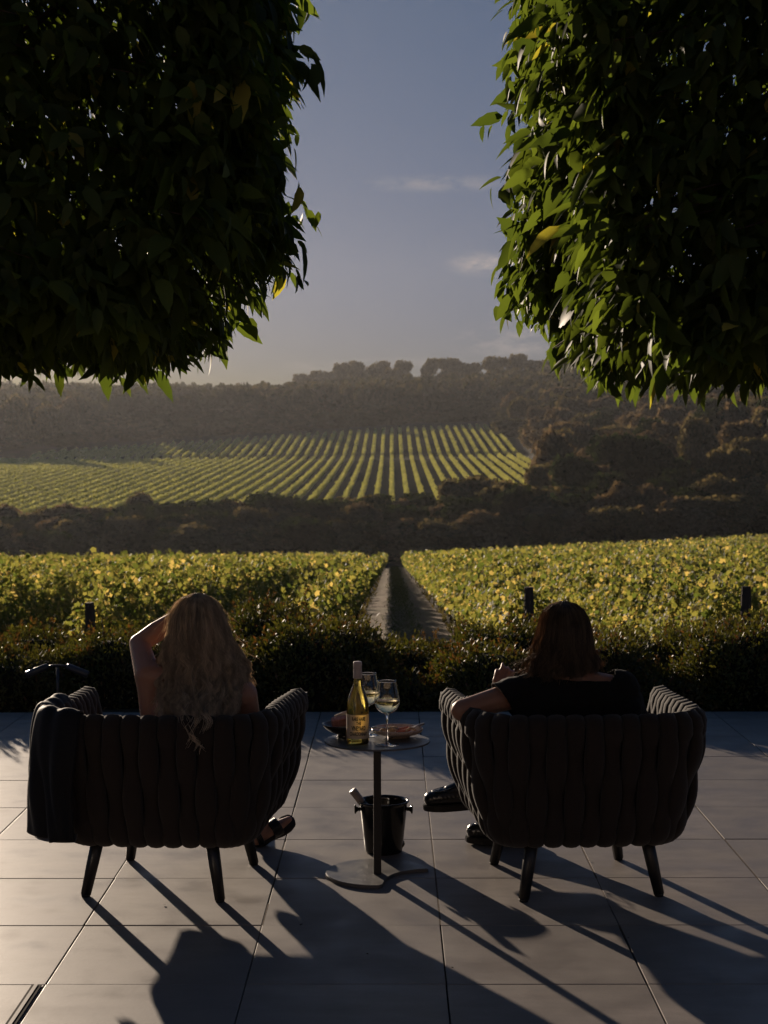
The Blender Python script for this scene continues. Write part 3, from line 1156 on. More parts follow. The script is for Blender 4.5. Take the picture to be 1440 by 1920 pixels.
M['twig_block'] = mat('dark_twig_light_block', (.010, .009, .007), .95, .1, bump=(30, .8, .03))
M['sprig'] = leafmat('young_red_leaf', (.075, .058, .024), (.13, .078, .032), (1.5, 1.1, .5), rough=.55, spec=.3, tw=.4)
SH = [  # px, Y, top_px, width_px, depth, label
    (40, 10.35, 1222, 250, .42, 'front shrub at the left edge, behind the low pair of dark cylinders'),
    (215, 10.45, 1193, 230, .40, 'front shrub left of the woman, sparkling leaf tips'),
    (400, 10.35, 1225, 230, .40, 'front shrub hidden mostly behind the long blonde hair'),
    (600, 10.40, 1170, 290, .46, 'big rounded dark front shrub left of the wine bottle'),
    (775, 10.35, 1272, 170, .36, 'low dark front shrub right behind the wine glasses'),
    (925, 10.40, 1222, 240, .42, 'front shrub with glinting top behind the raised hand'),
    (1110, 10.40, 1203, 230, .42, 'front shrub right behind the man'),
    (1240, 10.30, 1262, 170, .36, 'small dark front shrub right of the brown hair'),
    (1388, 10.35, 1176, 230, .44, 'large green brown front shrub at the right edge'),
    (1560, 10.40, 1205, 250, .42, 'outermost front shrub past the right edge'),
    (-150, 10.40, 1205, 260, .42, 'outermost front shrub past the left edge'),
    (70, 11.6, 1188, 250, .5, 'back shrub at the left below the vines'),
    (270, 11.5, 1184, 240, .5, 'back shrub left of the raised elbow'),
    (500, 11.3, 1136, 180, .5, 'tall reddish back shrub right of the blonde hair'),
    (620, 11.5, 1176, 150, .45, 'back shrub left of the path mouth'),
    (768, 11.4, 1206, 200, .5, 'low back shrub across the path mouth'),
    (940, 11.5, 1174, 240, .5, 'back shrub with reddish tips left of the man'),
    (1150, 11.5, 1192, 220, .5, 'back shrub behind the man at the foot of the vines'),
    (1330, 11.5, 1182, 260, .5, 'back shrub below the lone thick post on the right'),
    (1500, 11.5, 1180, 220, .5, 'outermost back shrub on the right'),
    (-80, 11.5, 1190, 240, .5, 'outermost back shrub on the left'),
]
for i, (px, Y, tp, wp, dp, lab) in enumerate(SH):
    shrub(px, Y, tp, wp, dp, lab, np.random.default_rng(40 + i), red=.9 if i == 13 else .2)

# two dark cylinders on a bar and short stake in front of the hedge
lx = pt(108, 1250, 9.86)
fitting = thing('twin_cylinders', 'low pair of dark cylindrical heads angled down from a short bar', 'garden light', (lx.x, lx.y, 0))
v, f = tube([(0, 0, -.02), (0, 0, lx.z)], .010, 10)
link('stake', np_mesh('stake', v, f), M['cylinder_body'], fitting)
v, f = tube([(-.062, 0, lx.z - .002), (-.03, 0, lx.z + .006), (0, 0, lx.z + .008), (.03, 0, lx.z + .006), (.062, 0, lx.z - .002)], .008, 10)
link('bar', np_mesh('bar', v, f), M['cylinder_body'], fitting)
for s in (-1, 1):
    v, f = tube([(s * .058, -.004, lx.z + .004), (s * .066, -.004, lx.z + .001), (s * .186, -.01, lx.z - .048), (s * .19, -.01, lx.z - .05)], [.014, .021, .023, .021], 16)
    link('cylinder_head', np_mesh('cylinder_head', v, f), M['cylinder_body'], fitting)


# ------------------------------------------------------------------ low stone building added out of view to bounce warm sunlight
bl = thing('bounce_building', 'added unseen pale stone building with glazed doors, bouncing warm sunlight onto the patio', 'building', (0, -3.6, 0))
M['bounce_wall'] = mat('pale_stone_bounce_wall', (.42, .34, .27), .85, .2, noise=(3, (.38, .30, .24), .6, (1, 1, 2)), bump=(12, .4, .01))
b_ = bmesh.new()
for (xa, xb, za, zb) in ((-9, -6.2, 0, 3.3), (-3.8, -1.2, 0, 3.3), (1.2, 3.8, 0, 3.3), (6.2, 9, 0, 3.3), (-6.2, -3.8, 2.4, 3.3), (-1.2, 1.2, 2.4, 3.3), (3.8, 6.2, 2.4, 3.3)):
    box_bm(b_, (xb - xa - .002, .3, zb - za - .002), ((xa + xb) / 2, 0, (za + zb) / 2))
link('wall', bm_mesh('wall', b_), M['bounce_wall'], bl, smooth=False)
b_ = bmesh.new()
box_bm(b_, (18.6, .9, .16), (0, .1, 3.40))
link('eave', bm_mesh('eave', b_), M['wood_post'], bl, smooth=False)
for xc in (-5, 0, 5):
    b_ = bmesh.new()
    for dx in (-1.17, 0, 1.17):
        box_bm(b_, (.06, .06, 2.38), (xc + dx, .05, 1.19))
    for zz0 in (.04, 2.35):
        box_bm(b_, (2.28, .058, .07), (xc, .05, zz0))
    dr_ = link('door_frame', bm_mesh('door_frame', b_), M['black_metal'], bl, smooth=False)
    b_ = bmesh.new()
    box_bm(b_, (2.30, .012, 2.30), (xc, .048, 1.19))
    link('pane', bm_mesh('pane', b_), M['gloss_black'], dr_, smooth=False)

# ------------------------------------------------------------------ pleached trees over the patio
def big_tree(name_label, x0, x1, y0, y1, z0, z1, tx, ty, rng, inner, nleaf, cut):
    """x0..x1 crown box, inner = side facing the gap (+1: x1 is the inner side)"""
    root = thing('pleached_tree', name_label, 'tree', (tx, ty, 0))
    c = np.array([(x0 + x1) / 2, (y0 + y1) / 2, (z0 + z1) / 2])
    hsz = np.array([(x1 - x0) / 2, (y1 - y0) / 2, (z1 - z0) / 2])
    # trunk, limbs
    parts = [tube([(tx, ty, -.05), (tx + .02, ty, .9), (tx - .02, ty + .02, 1.8), (tx + .03, ty, 2.6), (tx, ty, 3.4)], [.085, .07, .062, .05, .02], 12)]
    twigs = []
    spos, sdir = [], []
    for k in range(64):
        hz = z0 + .08 + (z1 - z0 - .1) * ((k + rng.random()) / 64)
        a = rng.random() * 6.283
        e = np.array([c[0] + hsz[0] * math.cos(a) * .97, c[1] + hsz[1] * math.sin(a) * .97, min(z1 - .1, hz + rng.uniform(-.15, .35))])
        s = np.array([tx, ty, max(1.5, hz - .25)])
        mid = (s + e) / 2 + rng.normal(size=3) * .06 + np.array([0, 0, .05])
        twigs.append(tube([tuple(s), tuple(mid), tuple(e)], [.016, .010, .003], 5))
        for t in np.linspace(.35, 1, 9):
            p = s + (e - s) * t
            d = unit(rng.normal(size=3) + (e - s) * .5)
            spos.append(p)
            sdir.append(d)
            q = p + d * rng.uniform(.12, .3)
            twigs.append(tube([tuple(p), tuple(q)], [.004, .0015], 4))
    v, f = merge(parts)
    link('trunk', np_mesh('trunk', v, f), M['bark'], root, world=True)
    # leaves sit in small sprays hanging off twig ends, denser towards the clipped faces
    nspray = nleaf // 6
    u = rng.uniform(-1, 1, size=(nspray, 3))
    face = rng.random(nspray)
    for a_ in range(3):
        sel = (face > .13 * a_) & (face < .13 * (a_ + 1))
        u[sel, a_] = np.sign(u[sel, a_] + 1e-6) * (1 - .14 * rng.random(sel.sum()) ** 1.5)
    low = (face > .39) & (face < .55)
    u[low, 2] = -1 + .13 * rng.random(low.sum())
    inn = (face > .55) & (face < .66)
    u[inn, 0] = inner * (1 - .12 * rng.random(inn.sum()))
    p = c + u * hsz
    # uneven faces and cut lower inner corner
    ii = (p[:, 0] - c[0]) / hsz[0] * inner
    p[:, 0] += inner * (.045 * np.sin(p[:, 2] * 5.1 + p[:, 1] * 3) + .035 * np.sin(p[:, 2] * 13 + p[:, 1] * 7) + .02 * np.sin(p[:, 2] * 29 + p[:, 1] * 17)) * (ii > .4)
    p[:, 2] += (.035 * np.sin(p[:, 0] * 9 + p[:, 1] * 7) + .03 * np.sin(p[:, 0] * 23 + p[:, 1] * 15)) * (u[:, 2] < -.6)
    # a few shoots have outgrown the clipping
    lng = rng.random(len(p)) < .012
    p[:, 0] += inner * lng * (ii > .7) * rng.uniform(.05, .16, len(p))
    p[:, 2] -= lng * (u[:, 2] < -.8) * rng.uniform(.03, .10, len(p))
    d_in = np.abs(p[:, 0] - (x1 if inner > 0 else x0))
    d_lo = p[:, 2] - z0
    keep = (d_in / cut[0] + d_lo / cut[1]) > 1 + rng.normal(size=len(p)) * .05
    p = p[keep]
    n = len(p)
    outw = unit(np.stack([(p[:, 0] - tx), (p[:, 1] - ty) * .6, np.full(n, -.1)], -1))
    tv_, ax_, nr_, sz_ = [], [], [], []
    for k in range(6):
        tt = k / 5
        base_ = p + outw * (.03 + .10 * tt) + np.array([0, 0, -.05 * tt * tt]) + rng.normal(size=(n, 3)) * .012
        lat = np.cross(outw, np.array([0, 0, 1.0])) * (1 if k % 2 else -1)
        a = outw * .5 + lat * .55 + np.array([0, 0, -.85]) + rng.normal(size=(n, 3)) * .48
        tv_.append(base_)
        ax_.append(a)
        nr_.append(outw * .8 + np.array([0, 0, .55]) + rng.normal(size=(n, 3)) * .45)
        sz_.append(rng.uniform(.050, .098, n) * rng.choice([.8, 1, 1.35], n, p=[.3, .5, .2]))
    pos, ax, nr, sz = (np.concatenate(q) for q in (tv_, ax_, nr_, sz_))
    # thin stalks of the outer sprays
    sel = rng.choice(n, min(n, 700), replace=False)
    for k in sel:
        a_, b_2 = p[k] - outw[k] * .10, p[k] + outw[k] * .12 + np.array([0, 0, -.04])
        twigs.append(tube([tuple(a_), tuple(b_2)], [.0026, .001], 4))
    v, f = merge(twigs)
    link('branches', np_mesh('branches', v, f), M['twig'], root, world=True)
    v, f = leafcloud(*LT_TREE, pos, ax, nr, sz)
    link('crown', np_mesh('crown', v, f), M['tree_leaf'], root, smooth=False, world=True)
    return root


big_tree('clipped leafy tree on the left, dark against the light above the woman', -2.85, -.505, 4.05, 5.75, 1.985, 3.75, -1.62, 4.9, np.random.default_rng(21), +1, 66000, (.26, .30))
big_tree('clipped leafy tree on the right, its inner side lit bright green by the sun', .565, 2.95, 4.0, 5.7, 1.93, 3.7, 1.78, 4.85, np.random.default_rng(22), -1, 64000, (.17, .22))


# ------------------------------------------------------------------ woven lounge chairs
def catmull(P, n):
    P = np.array(P, float)
    Q = np.vstack([2 * P[0] - P[1], P, 2 * P[-1] - P[-2]])
    seg = np.linalg.norm(np.diff(P, axis=0), axis=1)
    cum = np.concatenate([[0], np.cumsum(seg)])
    out_ = []
    for s in np.linspace(0, cum[-1], n):
        i = min(len(P) - 2, max(0, int(np.searchsorted(cum, s, side='right') - 1)))
        t = (s - cum[i]) / max(1e-9, seg[i])
        p0, p1, p2, p3 = Q[i], Q[i + 1], Q[i + 2], Q[i + 3]
        out_.append(.5 * ((2 * p1) + (-p0 + p2) * t + (2 * p0 - 5 * p1 + 4 * p2 - p3) * t * t + (-p0 + 3 * p1 - 3 * p2 + p3) * t ** 3))
    return np.array(out_)


def rim_path():
    hw, yf, yr, rc = .415, .41, -.385, .19
    pts_ = [(-hw - .022, yf), (-hw - .004, 0.1), (-hw, yr + rc)]
    for a in np.linspace(180, 270, 7)[1:]:
        pts_.append((-hw + rc + rc * math.cos(R(a)), yr + rc + rc * math.sin(R(a))))
    pts_ += [(0, yr - .012)]
    for a in np.linspace(270, 360, 7):
        pts_.append((hw - rc + rc * math.cos(R(a)), yr + rc + rc * math.sin(R(a))))
    pts_ += [(hw + .004, 0.1), (hw + .022, yf)]
    return catmull(pts_, 400)


RIM = rim_path()
_d = np.linalg.norm(np.diff(RIM, axis=0), axis=1)
RIM_S = np.concatenate([[0], np.cumsum(_d)])


def rim_at(s):
    x = np.interp(s, RIM_S, RIM[:, 0])
    y = np.interp(s, RIM_S, RIM[:, 1])
    e = .004
    t = np.array([np.interp(s + e, RIM_S, RIM[:, 0]) - np.interp(s - e, RIM_S, RIM[:, 0]), np.interp(s + e, RIM_S, RIM[:, 1]) - np.interp(s - e, RIM_S, RIM[:, 1])])
    t /= np.linalg.norm(t)
    n = np.array([t[1], -t[0]])  # outward for this direction of travel
    if np.dot(n, np.array([x, y - .1])) < 0: n = -n
    return np.array([x, y]), t, n


PROFILE = [(-.25, .232), (-.18, .212), (-.118, .206), (-.074, .232), (-.052, .29), (-.036, .37), (-.018, .46), (-.002, .54), (.008, .60), (.010, .635), (-.004, .660), (-.022, .664), (-.040, .648), (-.048, .60), (-.055, .50), (-.066, .40), (-.080, .31)]


def front_rake(y, z):
    """the arms lean forward: the shell is shorter at the bottom than at the rim"""
    return y - .085 * float(sm(.05, .41, y)) * (1 - float(sm(.20, .43, z)))


def strap(s, i, rnd, top):
    """one padded strap: up the outside, over the rim and down the inside, weaving round two hidden rails"""
    P2 = catmull(PROFILE, 44)
    xy, t, n = rim_at(s)
    V = []
    m = 12
    w0 = .0322 * rnd.uniform(.96, 1.06)
    th0 = .0185
    K = len(P2)
    tan = np.gradient(P2, axis=0)
    tan /= np.linalg.norm(tan, axis=1, keepdims=True)
    sgn = 1 if i % 2 else -1
    half = int(K * .56)
    ph_ = rnd.uniform(-.3, .3)
    for j in range(K):
        o, z = P2[j]
        zz = z * (1 if z < .3 else 1 + (top - .664) / .664 * (z - .3) / .364)
        wv = math.cos((z - .22) / .155 * math.pi + ph_) * sgn
        a_env = float(sm(.22, .30, z) * (1 - sm(.60, .66, z)))
        nx, nz_ = (tan[j][1], -tan[j][0])
        offs = .0105 * wv * a_env * (1 if j < half else -1)
        w_ = w0 * (1 + .13 * wv * a_env)
        th = th0 * (1 + .12 * wv * a_env)
        # outline normal in (o,z) plane points outward
        for q in range(m):
            a = 2 * math.pi * q / m
            ca, sa = math.cos(a), math.sin(a)
            lu = w_ * math.copysign(abs(ca) ** .9, ca)
            lv = th * math.copysign(abs(sa) ** .85, sa) + offs
            oo, z3 = o + nx * lv, zz + nz_ * lv
            p = xy + n * oo
            # keep straps from overlapping where the rim bends: pull the sides in with the radius
            V.append((p[0] + t[0] * lu, front_rake(p[1] + t[1] * lu, z3), z3))
    Fq = []
    for j in range(K - 1):
        for q in range(m):
            q2 = (q + 1) % m
            Fq.append((j * m + q, (j + 1) * m + q, (j + 1) * m + q2, j * m + q2))
    return np.array(V), np.array(Fq)


def build_chair():
    root = thing('lounge_chair', 'x', 'chair', (0, 0, 0), 0, 'woven charcoal lounge chairs')
    rnd = random.Random(3)
    L = RIM_S[-1]
    nst = int(round((L - .03) / .0635))
    sp = (L - .04) / (nst - 1)
    groups = {'armrest_a': [], 'backrest': [], 'armrest_b': []}
    for i in range(nst):
        s = .02 + i * sp
        xy, t, n = rim_at(s)
        top = .664 - .018 * float(sm(-.2, .42, xy[1]))
        st = strap(s, i, rnd, top)
        # narrow the straps on the corners at the bottom where the shell tapers
        key = 'armrest_a' if s < L * .30 else ('armrest_b' if s > L * .70 else 'backrest')
        groups[key].append(st)
    for k_, lst in groups.items():
        v, f = merge(lst)
        link(k_.split('_')[0], np_mesh('straps', v, f), M['strap'], root)
    # frame: hidden rails, flat uprights closing the arms in front
    parts = []
    for zz, off in ((.645, -.018), (.25, -.085)):
        pth = []
        for s in np.linspace(0.0, L, 60):
            xy, t, n = rim_at(s)
            p = xy + n * off
            pth.append((p[0], p[1], zz - (.018 * float(sm(-.2, .42, xy[1])) if zz > .5 else 0)))
        pth = [(a_, front_rake(b_3, c_), c_) for a_, b_3, c_ in pth]
        parts.append(tube(pth, .009, 8))
    v, f = merge(parts)
    link('frame', np_mesh('frame', v, f), M['black_metal'], root)
    for s_ in (-1, 1):
        b = bmesh.new()
        # upright: a flat tapered bar that follows the arm profile
        sec = [(-.070, .245), (-.050, .30), (-.028, .41), (-.004, .53), (.010, .61), (.010, .652)]
        prev = None
        for (o, z) in sec:
            z2 = z * .985
            X_ = s_ * (.437 + o)
            ring = [b.verts.new((X_ + s_ * a, front_rake(.41, z2) + c, z2)) for a, c in ((.007, -.004), (.007, .024), (-.052, .024), (-.052, -.004))]
            if prev:
                for q in range(4):
                    b.faces.new((prev[q], prev[(q + 1) % 4], ring[(q + 1) % 4], ring[q]))
            else:
                b.faces.new(ring[::-1])
            prev = ring
        b.faces.new(prev)
        bmesh.ops.recalc_face_normals(b, faces=b.faces)
        link('arm_upright', bm_mesh('arm_upright', b), M['strap'], root, smooth=False)
    # seat pan and cushion
    b = bmesh.new()
    box_bm(b, (.50, .54, .03), (0, -.015, .240), bevel=.012)
    link('seat_pan', bm_mesh('seat_pan', b), M['black_metal'], root, smooth=False)
    b = bmesh.new()
    box_bm(b, (.66, .66, .12), (0, .02, .325), bevel=.045)
    link('seat_cushion', bm_mesh('seat_cushion', b), M['cushion'], root)
    # splayed octagonal legs
    for (tx, ty, fx, fy) in ((-.205, -.225, -.247, -.262), (.205, -.225, .247, -.262), (-.205, .215, -.247, .258), (.205, .215, .247, .258)):
        d = np.array([fx - tx, fy - ty])
        v, f = tube([(tx, ty, .232), (tx + d[0] * .5, ty + d[1] * .5, .12), (fx, fy, .008)], [.0255, .0235, .0195], 8)
        lg = link('leg', np_mesh('leg', v, f), M['black_metal'], root, smooth=False)
        v, f = tube([(fx, fy, .0), (fx, fy, .010)], [.016, .018], 8)
        link('foot_glide', np_mesh('foot_glide', v, f), M['rubber'], lg, smooth=False)
    return root


chair_a = build_chair()
chair_a.location = (-.818, 5.922, 0)
chair_a.rotation_euler = (0, 0, R(-3.8))
tag(chair_a, 'charcoal woven lounge chair on the left, a black jacket hanging over its arm')
chair_b = chair_a.copy()
COL.objects.link(chair_b)
for ch in list(chair_a.children):
    c = ch.copy()
    COL.objects.link(c)
    c.parent = chair_b
    for g_ in ch.children:
        d = g_.copy()
        COL.objects.link(d)
        d.parent = c
chair_b.location = (.672, 5.922, 0)
chair_b.rotation_euler = (0, 0, R(3.8))
for ch_, az_ in ((chair_a, -4.6), (chair_b, 4.2)):
    for c_ in ch_.children:
        if c_.name.startswith('leg'):
            c_.rotation_euler = (0, 0, R(az_))
tag(chair_b, 'charcoal woven lounge chair on the right, the man in a black shirt sits in it')


def chair_pt(ch, p):
    return Matrix.Rotation(ch.rotation_euler.z, 3, 'Z') @ Vector(p) + ch.location


# black jacket hung over the rear left corner of the left chair
def jacket():
    rnd = np.random.default_rng(8)
    nu, nv = 60, 70
    s0, s1 = .43, .89
    outer = [(-.050, .50), (-.054, .60), (-.046, .668), (-.020, .690), (.008, .680), (.026, .62), (.036, .53), (.038, .42), (.034, .32), (.032, .24), (.030, .17), (.028, .12)]
    P2 = catmull(outer, nv)
    V = []
    for i in range(nu):
        u = i / (nu - 1)
        s = s0 + (s1 - s0) * u
        # hem rises and falls
        hem = np.interp(u, [0, .15, .30, .38, .44, .48, .7, 1], [.32, .30, .305, .275, .28, .245, .238, .245])
        for j in range(nv):
            o, z = P2[j]
            if j > 24:
                z = np.interp(j, [24, nv - 1], [P2[24][1], hem])
                o = np.interp(-z, [-p[1] for p in P2[24:]], [p[0] for p in P2[24:]])
            fall = float(sm(.66, .35, z)) if j > 14 else 0
            ss = s + .02 * math.sin(u * 9 + z * 5) * fall
            xy, t, n = rim_at(ss)
            fold = .008 * math.sin(u * 23 + 1.0 * math.sin(z * 7)) + .005 * math.sin(u * 47 + z * 8) + .002 * math.sin(z * 25 + u * 8)
            oo = o + .010 + fold * (.35 + fall) + .010 * (j / nv)
            p = xy + n * oo
            V.append((p[0], p[1], z + .004 * math.sin(u * 30)))
    idx = np.arange(nu * nv).reshape(nu, nv)
    Fq = np.stack([idx[:-1, :-1], idx[:-1, 1:], idx[1:, 1:], idx[1:, :-1]], -1).reshape(-1, 4)
    me_ = np_mesh('jacket', np.array(V), Fq)
    root = link('jacket', me_, M['jacket'])
    md = root.modifiers.new('t', 'SOLIDIFY')
    md.thickness = .006
    md.offset = 1
    root.location = chair_a.location
    root.rotation_euler = chair_a.rotation_euler
    tag(root, 'black jacket draped over the left arm and rear corner of the left chair', 'jacket')
    # turned-up grey lining at the hem
    V, nu2 = [], 14
    for i in range(nu2):
        u = i / (nu2 - 1)
        xy, t, n = rim_at(.70 + .18 * u)
        for k, z in enumerate((.240 + .012 * u * u, .258 + .010 * math.sin(3.1 * u), .275)):
            p = xy + n * (.046 - .014 * k)
            V.append((p[0], p[1], z - .012))
    idx = np.arange(nu2 * 3).reshape(nu2, 3)
    Fq = np.stack([idx[:-1, :-1], idx[:-1, 1:], idx[1:, 1:], idx[1:, :-1]], -1).reshape(-1, 4)
    ln_ = link('lining', np_mesh('lining', np.array(V), Fq), M['lining'], root)
    return root


jacket()

# ------------------------------------------------------------------ side table
TX, TY, TZ = -.057, 5.972, .513
table = thing('side_table', 'small round dark side table with a thin top, slim post and notched base plate', 'side table', (TX, TY, 0))
bm = lathe([(0, TZ - .008), (.190, TZ - .008), (.1965, TZ - .006), (.198, TZ - .003), (.1965, TZ), (.190, TZ + .0004), (0, TZ + .0004)], 96)
link('table_top', bm_mesh('table_top', bm), M['table_metal'], table, smooth=False)
bm = bmesh.new()
box_bm(bm, (.029, .029, TZ - .02), (0.0, -.008, (TZ - .008 + .012) / 2), bevel=.003)
link('post', bm_mesh('post', bm), M['black_metal'], table, smooth=False)
# base plate: disc with a curved bite out of its front right
bpts = []
bx, by, br = 0.0, .018, .196
for a in np.linspace(12, 264, 60):
    bpts.append((bx + br * math.cos(R(a)), by + br * math.sin(R(a))))
bite = catmull([(.006, -.176), (.020, -.160), (.026, -.125), (.038, -.065), (.066, -.010), (.110, .030), (.155, .050), (.192, .058)], 26)
bpts += [tuple(p) for p in bite[:-1]]
bm = bmesh.new()
lo = [bm.verts.new((x, y, .0005)) for x, y in bpts]
hi = [bm.verts.new((x, y, .0125)) for x, y in bpts]
bm.faces.new(hi)
bm.faces.new(lo[::-1])
for k in range(len(bpts)):
    k2 = (k + 1) % len(bpts)
    bm.faces.new((lo[k], lo[k2], hi[k2], hi[k]))
bmesh.ops.recalc_face_normals(bm, faces=bm.faces)
es = [e for e in bm.edges if e.verts[0].co.z > .01 and e.verts[1].co.z > .01]
bmesh.ops.bevel(bm, geom=es, offset=.0025, segments=2, affect='EDGES')
link('base_plate', bm_mesh('base_plate', bm), M['table_metal'], table, smooth=False)


# ------------------------------------------------------------------ things on and under the table
def wine_bottle(name, label, loc, glass, labelled=True):
    root = thing(name, label, 'wine bottle', loc)
    prof = [(0, .006), (.028, .003), (.0375, .002), (.0405, .006), (.0415, .016), (.0415, .128), (.0405, .145), (.037, .165), (.030, .187), (.022, .207), (.0165, .224), (.0145, .240), (.0142, .262), (.0148, .268), (.0148, .296), (0, .296)]
    P2 = []
    pr = np.array(prof)
    link('bottle_body', bm_mesh('bottle_body', lathe(prof, 48)), glass, root)
    bm = lathe([(.0158, .243), (.0160, .2435), (.0160, .270), (.0154, .2715), (.0160, .273), (.0160, .2755), (.0154, .277), (.0160, .2785), (.0160, .303), (.0150, .3045), (0, .3046)], 36)
    link('screw_cap', bm_mesh('screw_cap', bm), M['cap'], root)
    if labelled:
        V, Fq = [], []
        na, r_ = 40, .0421
        z0, z1 = .024, .113
        for i in range(na + 1):
            a = R(-90 - 96 + 192 * i / na)
            for (rr, z) in ((r_, z0), (r_, z1)):
                V.append((rr * math.cos(a), rr * math.sin(a), z))
        for i in range(na):
            Fq.append((2 * i, 2 * i + 2, 2 * i + 3, 2 * i + 1))
        lb = link('paper_label', np_mesh('paper_label', np.array(V), np.array(Fq)), M['label'], root)
        cz = (z0 + z1) / 2

        def wrap_text(txt, z, size, xs=.62, ang=6):
            cu = bpy.data.curves.new('t', 'FONT')
            cu.body = txt
            cu.size = size
            cu.align_x = 'CENTER'
            cu.offset = size * .045
            cu.resolution_u = 3
            ob = bpy.data.objects.new('t', cu)
            COL.objects.link(ob)
            dg = bpy.context.evaluated_depsgraph_get()
            me_ = bpy.data.meshes.new_from_object(ob.evaluated_get(dg))
            bpy.data.objects.remove(ob)
            bm_ = bmesh.new()
            bm_.from_mesh(me_)
            bmesh.ops.subdivide_edges(bm_, edges=[e for e in bm_.edges if e.calc_length() > size * .2], cuts=2)
            for vv in bm_.verts:
                a = R(-90 + ang) + vv.co.x * xs / .0421
                rr = .04225
                vv.co = Vector((rr * math.cos(a), rr * math.sin(a), z + vv.co.y))
            bm_.to_mesh(me_)
            bm_.free()
            link('lettering', me_, M['ink'], lb, smooth=False)
        wrap_text('RARE HARE', .0915, .0185, .55)
        wrap_text('THE', .0765, .0160, .60)
        wrap_text('VINEYARD', .0560, .0220, .52)
        wrap_text('CHARDONNAY', .0360, .0190, .52)
        wrap_text('25', .1185, .0100, .9, 22)
    return root


M['label'] = leafmat('label_paper', (.58, .53, .50), (.58, .53, .50), (1.3, 1.05, .6), rough=.7, spec=.3, tw=.35)
M['ink'] = mat('label_ink', (.012, .01, .008), .5, .4)
s_b = pt(671, 1396, 5.9)
wine_bottle('wine_bottle', 'olive glass wine bottle with a pale label and white screw cap standing on the table', (s_b.x, 5.893, TZ + .001), M['bottle'])


def wine_glass(label, loc, fill):
    root = thing('wine_glass', label, 'wine glass', loc, 0, 'stemmed glasses of white wine on the table')
    outer_ = [(0.0, .0035), (.010, .0045), (.004, .012), (.0036, .03), (.0034, .09), (.0042, .106), (.010, .113), (.024, .121), (.038, .135), (.0460, .152), (.0468, .165), (.044, .185), (.038, .212), (.0330, .238)]
    foot = [(0, 0), (.0415, 0), (.0425, .0009), (.041, .0019), (.022, .0032), (.009, .006), (.0045, .013), (.0037, .03), (.0034, .08), (.0042, .106)]
    bowl_out = [(.0042, .106), (.010, .113), (.024, .1205), (.038, .134), (.0460, .151), (.0470, .164), (.0442, .185), (.0382, .212), (.0332, .2385)]
    bowl_in = [(.0325, .2388), (.0374, .212), (.0433, .185), (.0460, .164), (.0450, .152), (.0370, .136), (.0235, .1228), (.010, .1165), (0, .1155)]
    bo = catmull(bowl_out, 26)
    bi = catmull(bowl_in, 26)
    prof = foot[:-1] + [tuple(p) for p in bo] + [tuple(p) for p in bi]
    prof[-1] = (0, prof[-1][1])
    link('glass_body', bm_mesh('glass_body', lathe(prof, 56)), M['glass'], root)
    wp = [(0, .1158)]
    for r_, z in bi[::-1][1:]:
        if z < fill: wp.append((r_ - .0002, z + .0001))
    rr = np.interp(fill, [p[1] for p in bi[::-1]], [p[0] for p in bi[::-1]])
    wp += [(rr - .0002, fill), (0, fill)]
    link('wine', bm_mesh('wine', lathe(wp, 56)), M['wine'], root)
    return root


g1 = pt(726, 1399, 5.88)
wine_glass('front wine glass, half full of white wine, standing clear right of the bottle', (g1.x, 5.872, TZ + .001), .167)
g2 = pt(689, 1300, 6.07)
wine_glass('rear wine glass partly hidden behind the bottle neck', (g2.x, 6.075, TZ + .001), .165)

# dark bowl with food
bx_, by_ = -.178, 6.03
bowl = thing('dark_bowl', 'dark footed bowl with a pink wedge of food and a napkin, left of the bottle', 'bowl', (bx_, by_, TZ + .001))
prof = catmull([(.0, .0), (.030, .0), (.031, .006), (.028, .011), (.050, .019), (.072, .032), (.086, .047), (.0885, .052), (.0855, .053), (.070, .037), (.045, .024), (.018, .018), (0, .017)], 40)
prof[0][0] = prof[-1][0] = 0
link('bowl_body', bm_mesh('bowl_body', lathe([(max(0, a), max(0, b)) for a, b in prof], 56)), M['ceramic_dark'], bowl)
bm = bmesh.new()
box_bm(bm, (.060, .024, .034), (0, 0, 0), rot=Euler((R(25), R(-8), R(10))).to_matrix(), bevel=.004)
fd = tag(link('pink_wedge', bm_mesh('pink_wedge', bm), M['pink'], smooth=False), 'pink wedge of food leaning in the dark bowl', 'food')
fd.location = (bx_ - .022, by_ + .002, TZ + .060)
# napkin / flatbread sheet standing in the bowl
V = []
for i in range(12):
    for j in range(10):
        u, v = i / 11, j / 9
        V.append((-.045 + .105 * u, .012 * math.sin(5 * u + 3 * v), .0 + .052 * v * (1 + .75 * u) - .010 * u * (1 - v)))
idx = np.arange(120).reshape(12, 10)
Fq = np.stack([idx[:-1, :-1], idx[:-1, 1:], idx[1:, 1:], idx[1:, :-1]], -1).reshape(-1, 4)
nap = link('napkin', np_mesh('napkin', np.array(V), Fq), M['paper'])
nap.location = (bx_ + .004, by_ + .012, TZ + .030)
nap.rotation_euler = (R(-14), 0, R(8))
md = nap.modifiers.new('t', 'SOLIDIFY')
md.thickness = .0025
tag(nap, 'pale folded napkin standing in the dark bowl', 'napkin')

# pale plate with food
px_, py_ = .018, 6.035
plate = thing('plate', 'speckled pale stoneware plate of food on the right half of the table', 'plate', (px_, py_, TZ + .001))
prof = catmull([(0, .002), (.040, .0), (.048, .002), (.050, .010), (.075, .013), (.092, .020), (.0985, .031), (.0975, .034), (.0945, .033), (.088, .023), (.070, .0175), (.040, .016), (0, .016)], 44)
prof[0][0] = prof[-1][0] = 0
link('plate_body', bm_mesh('plate_body', lathe([(max(0, a), max(0, b)) for a, b in prof], 64)), M['ceramic_pale'], plate)
rq = random.Random(4)


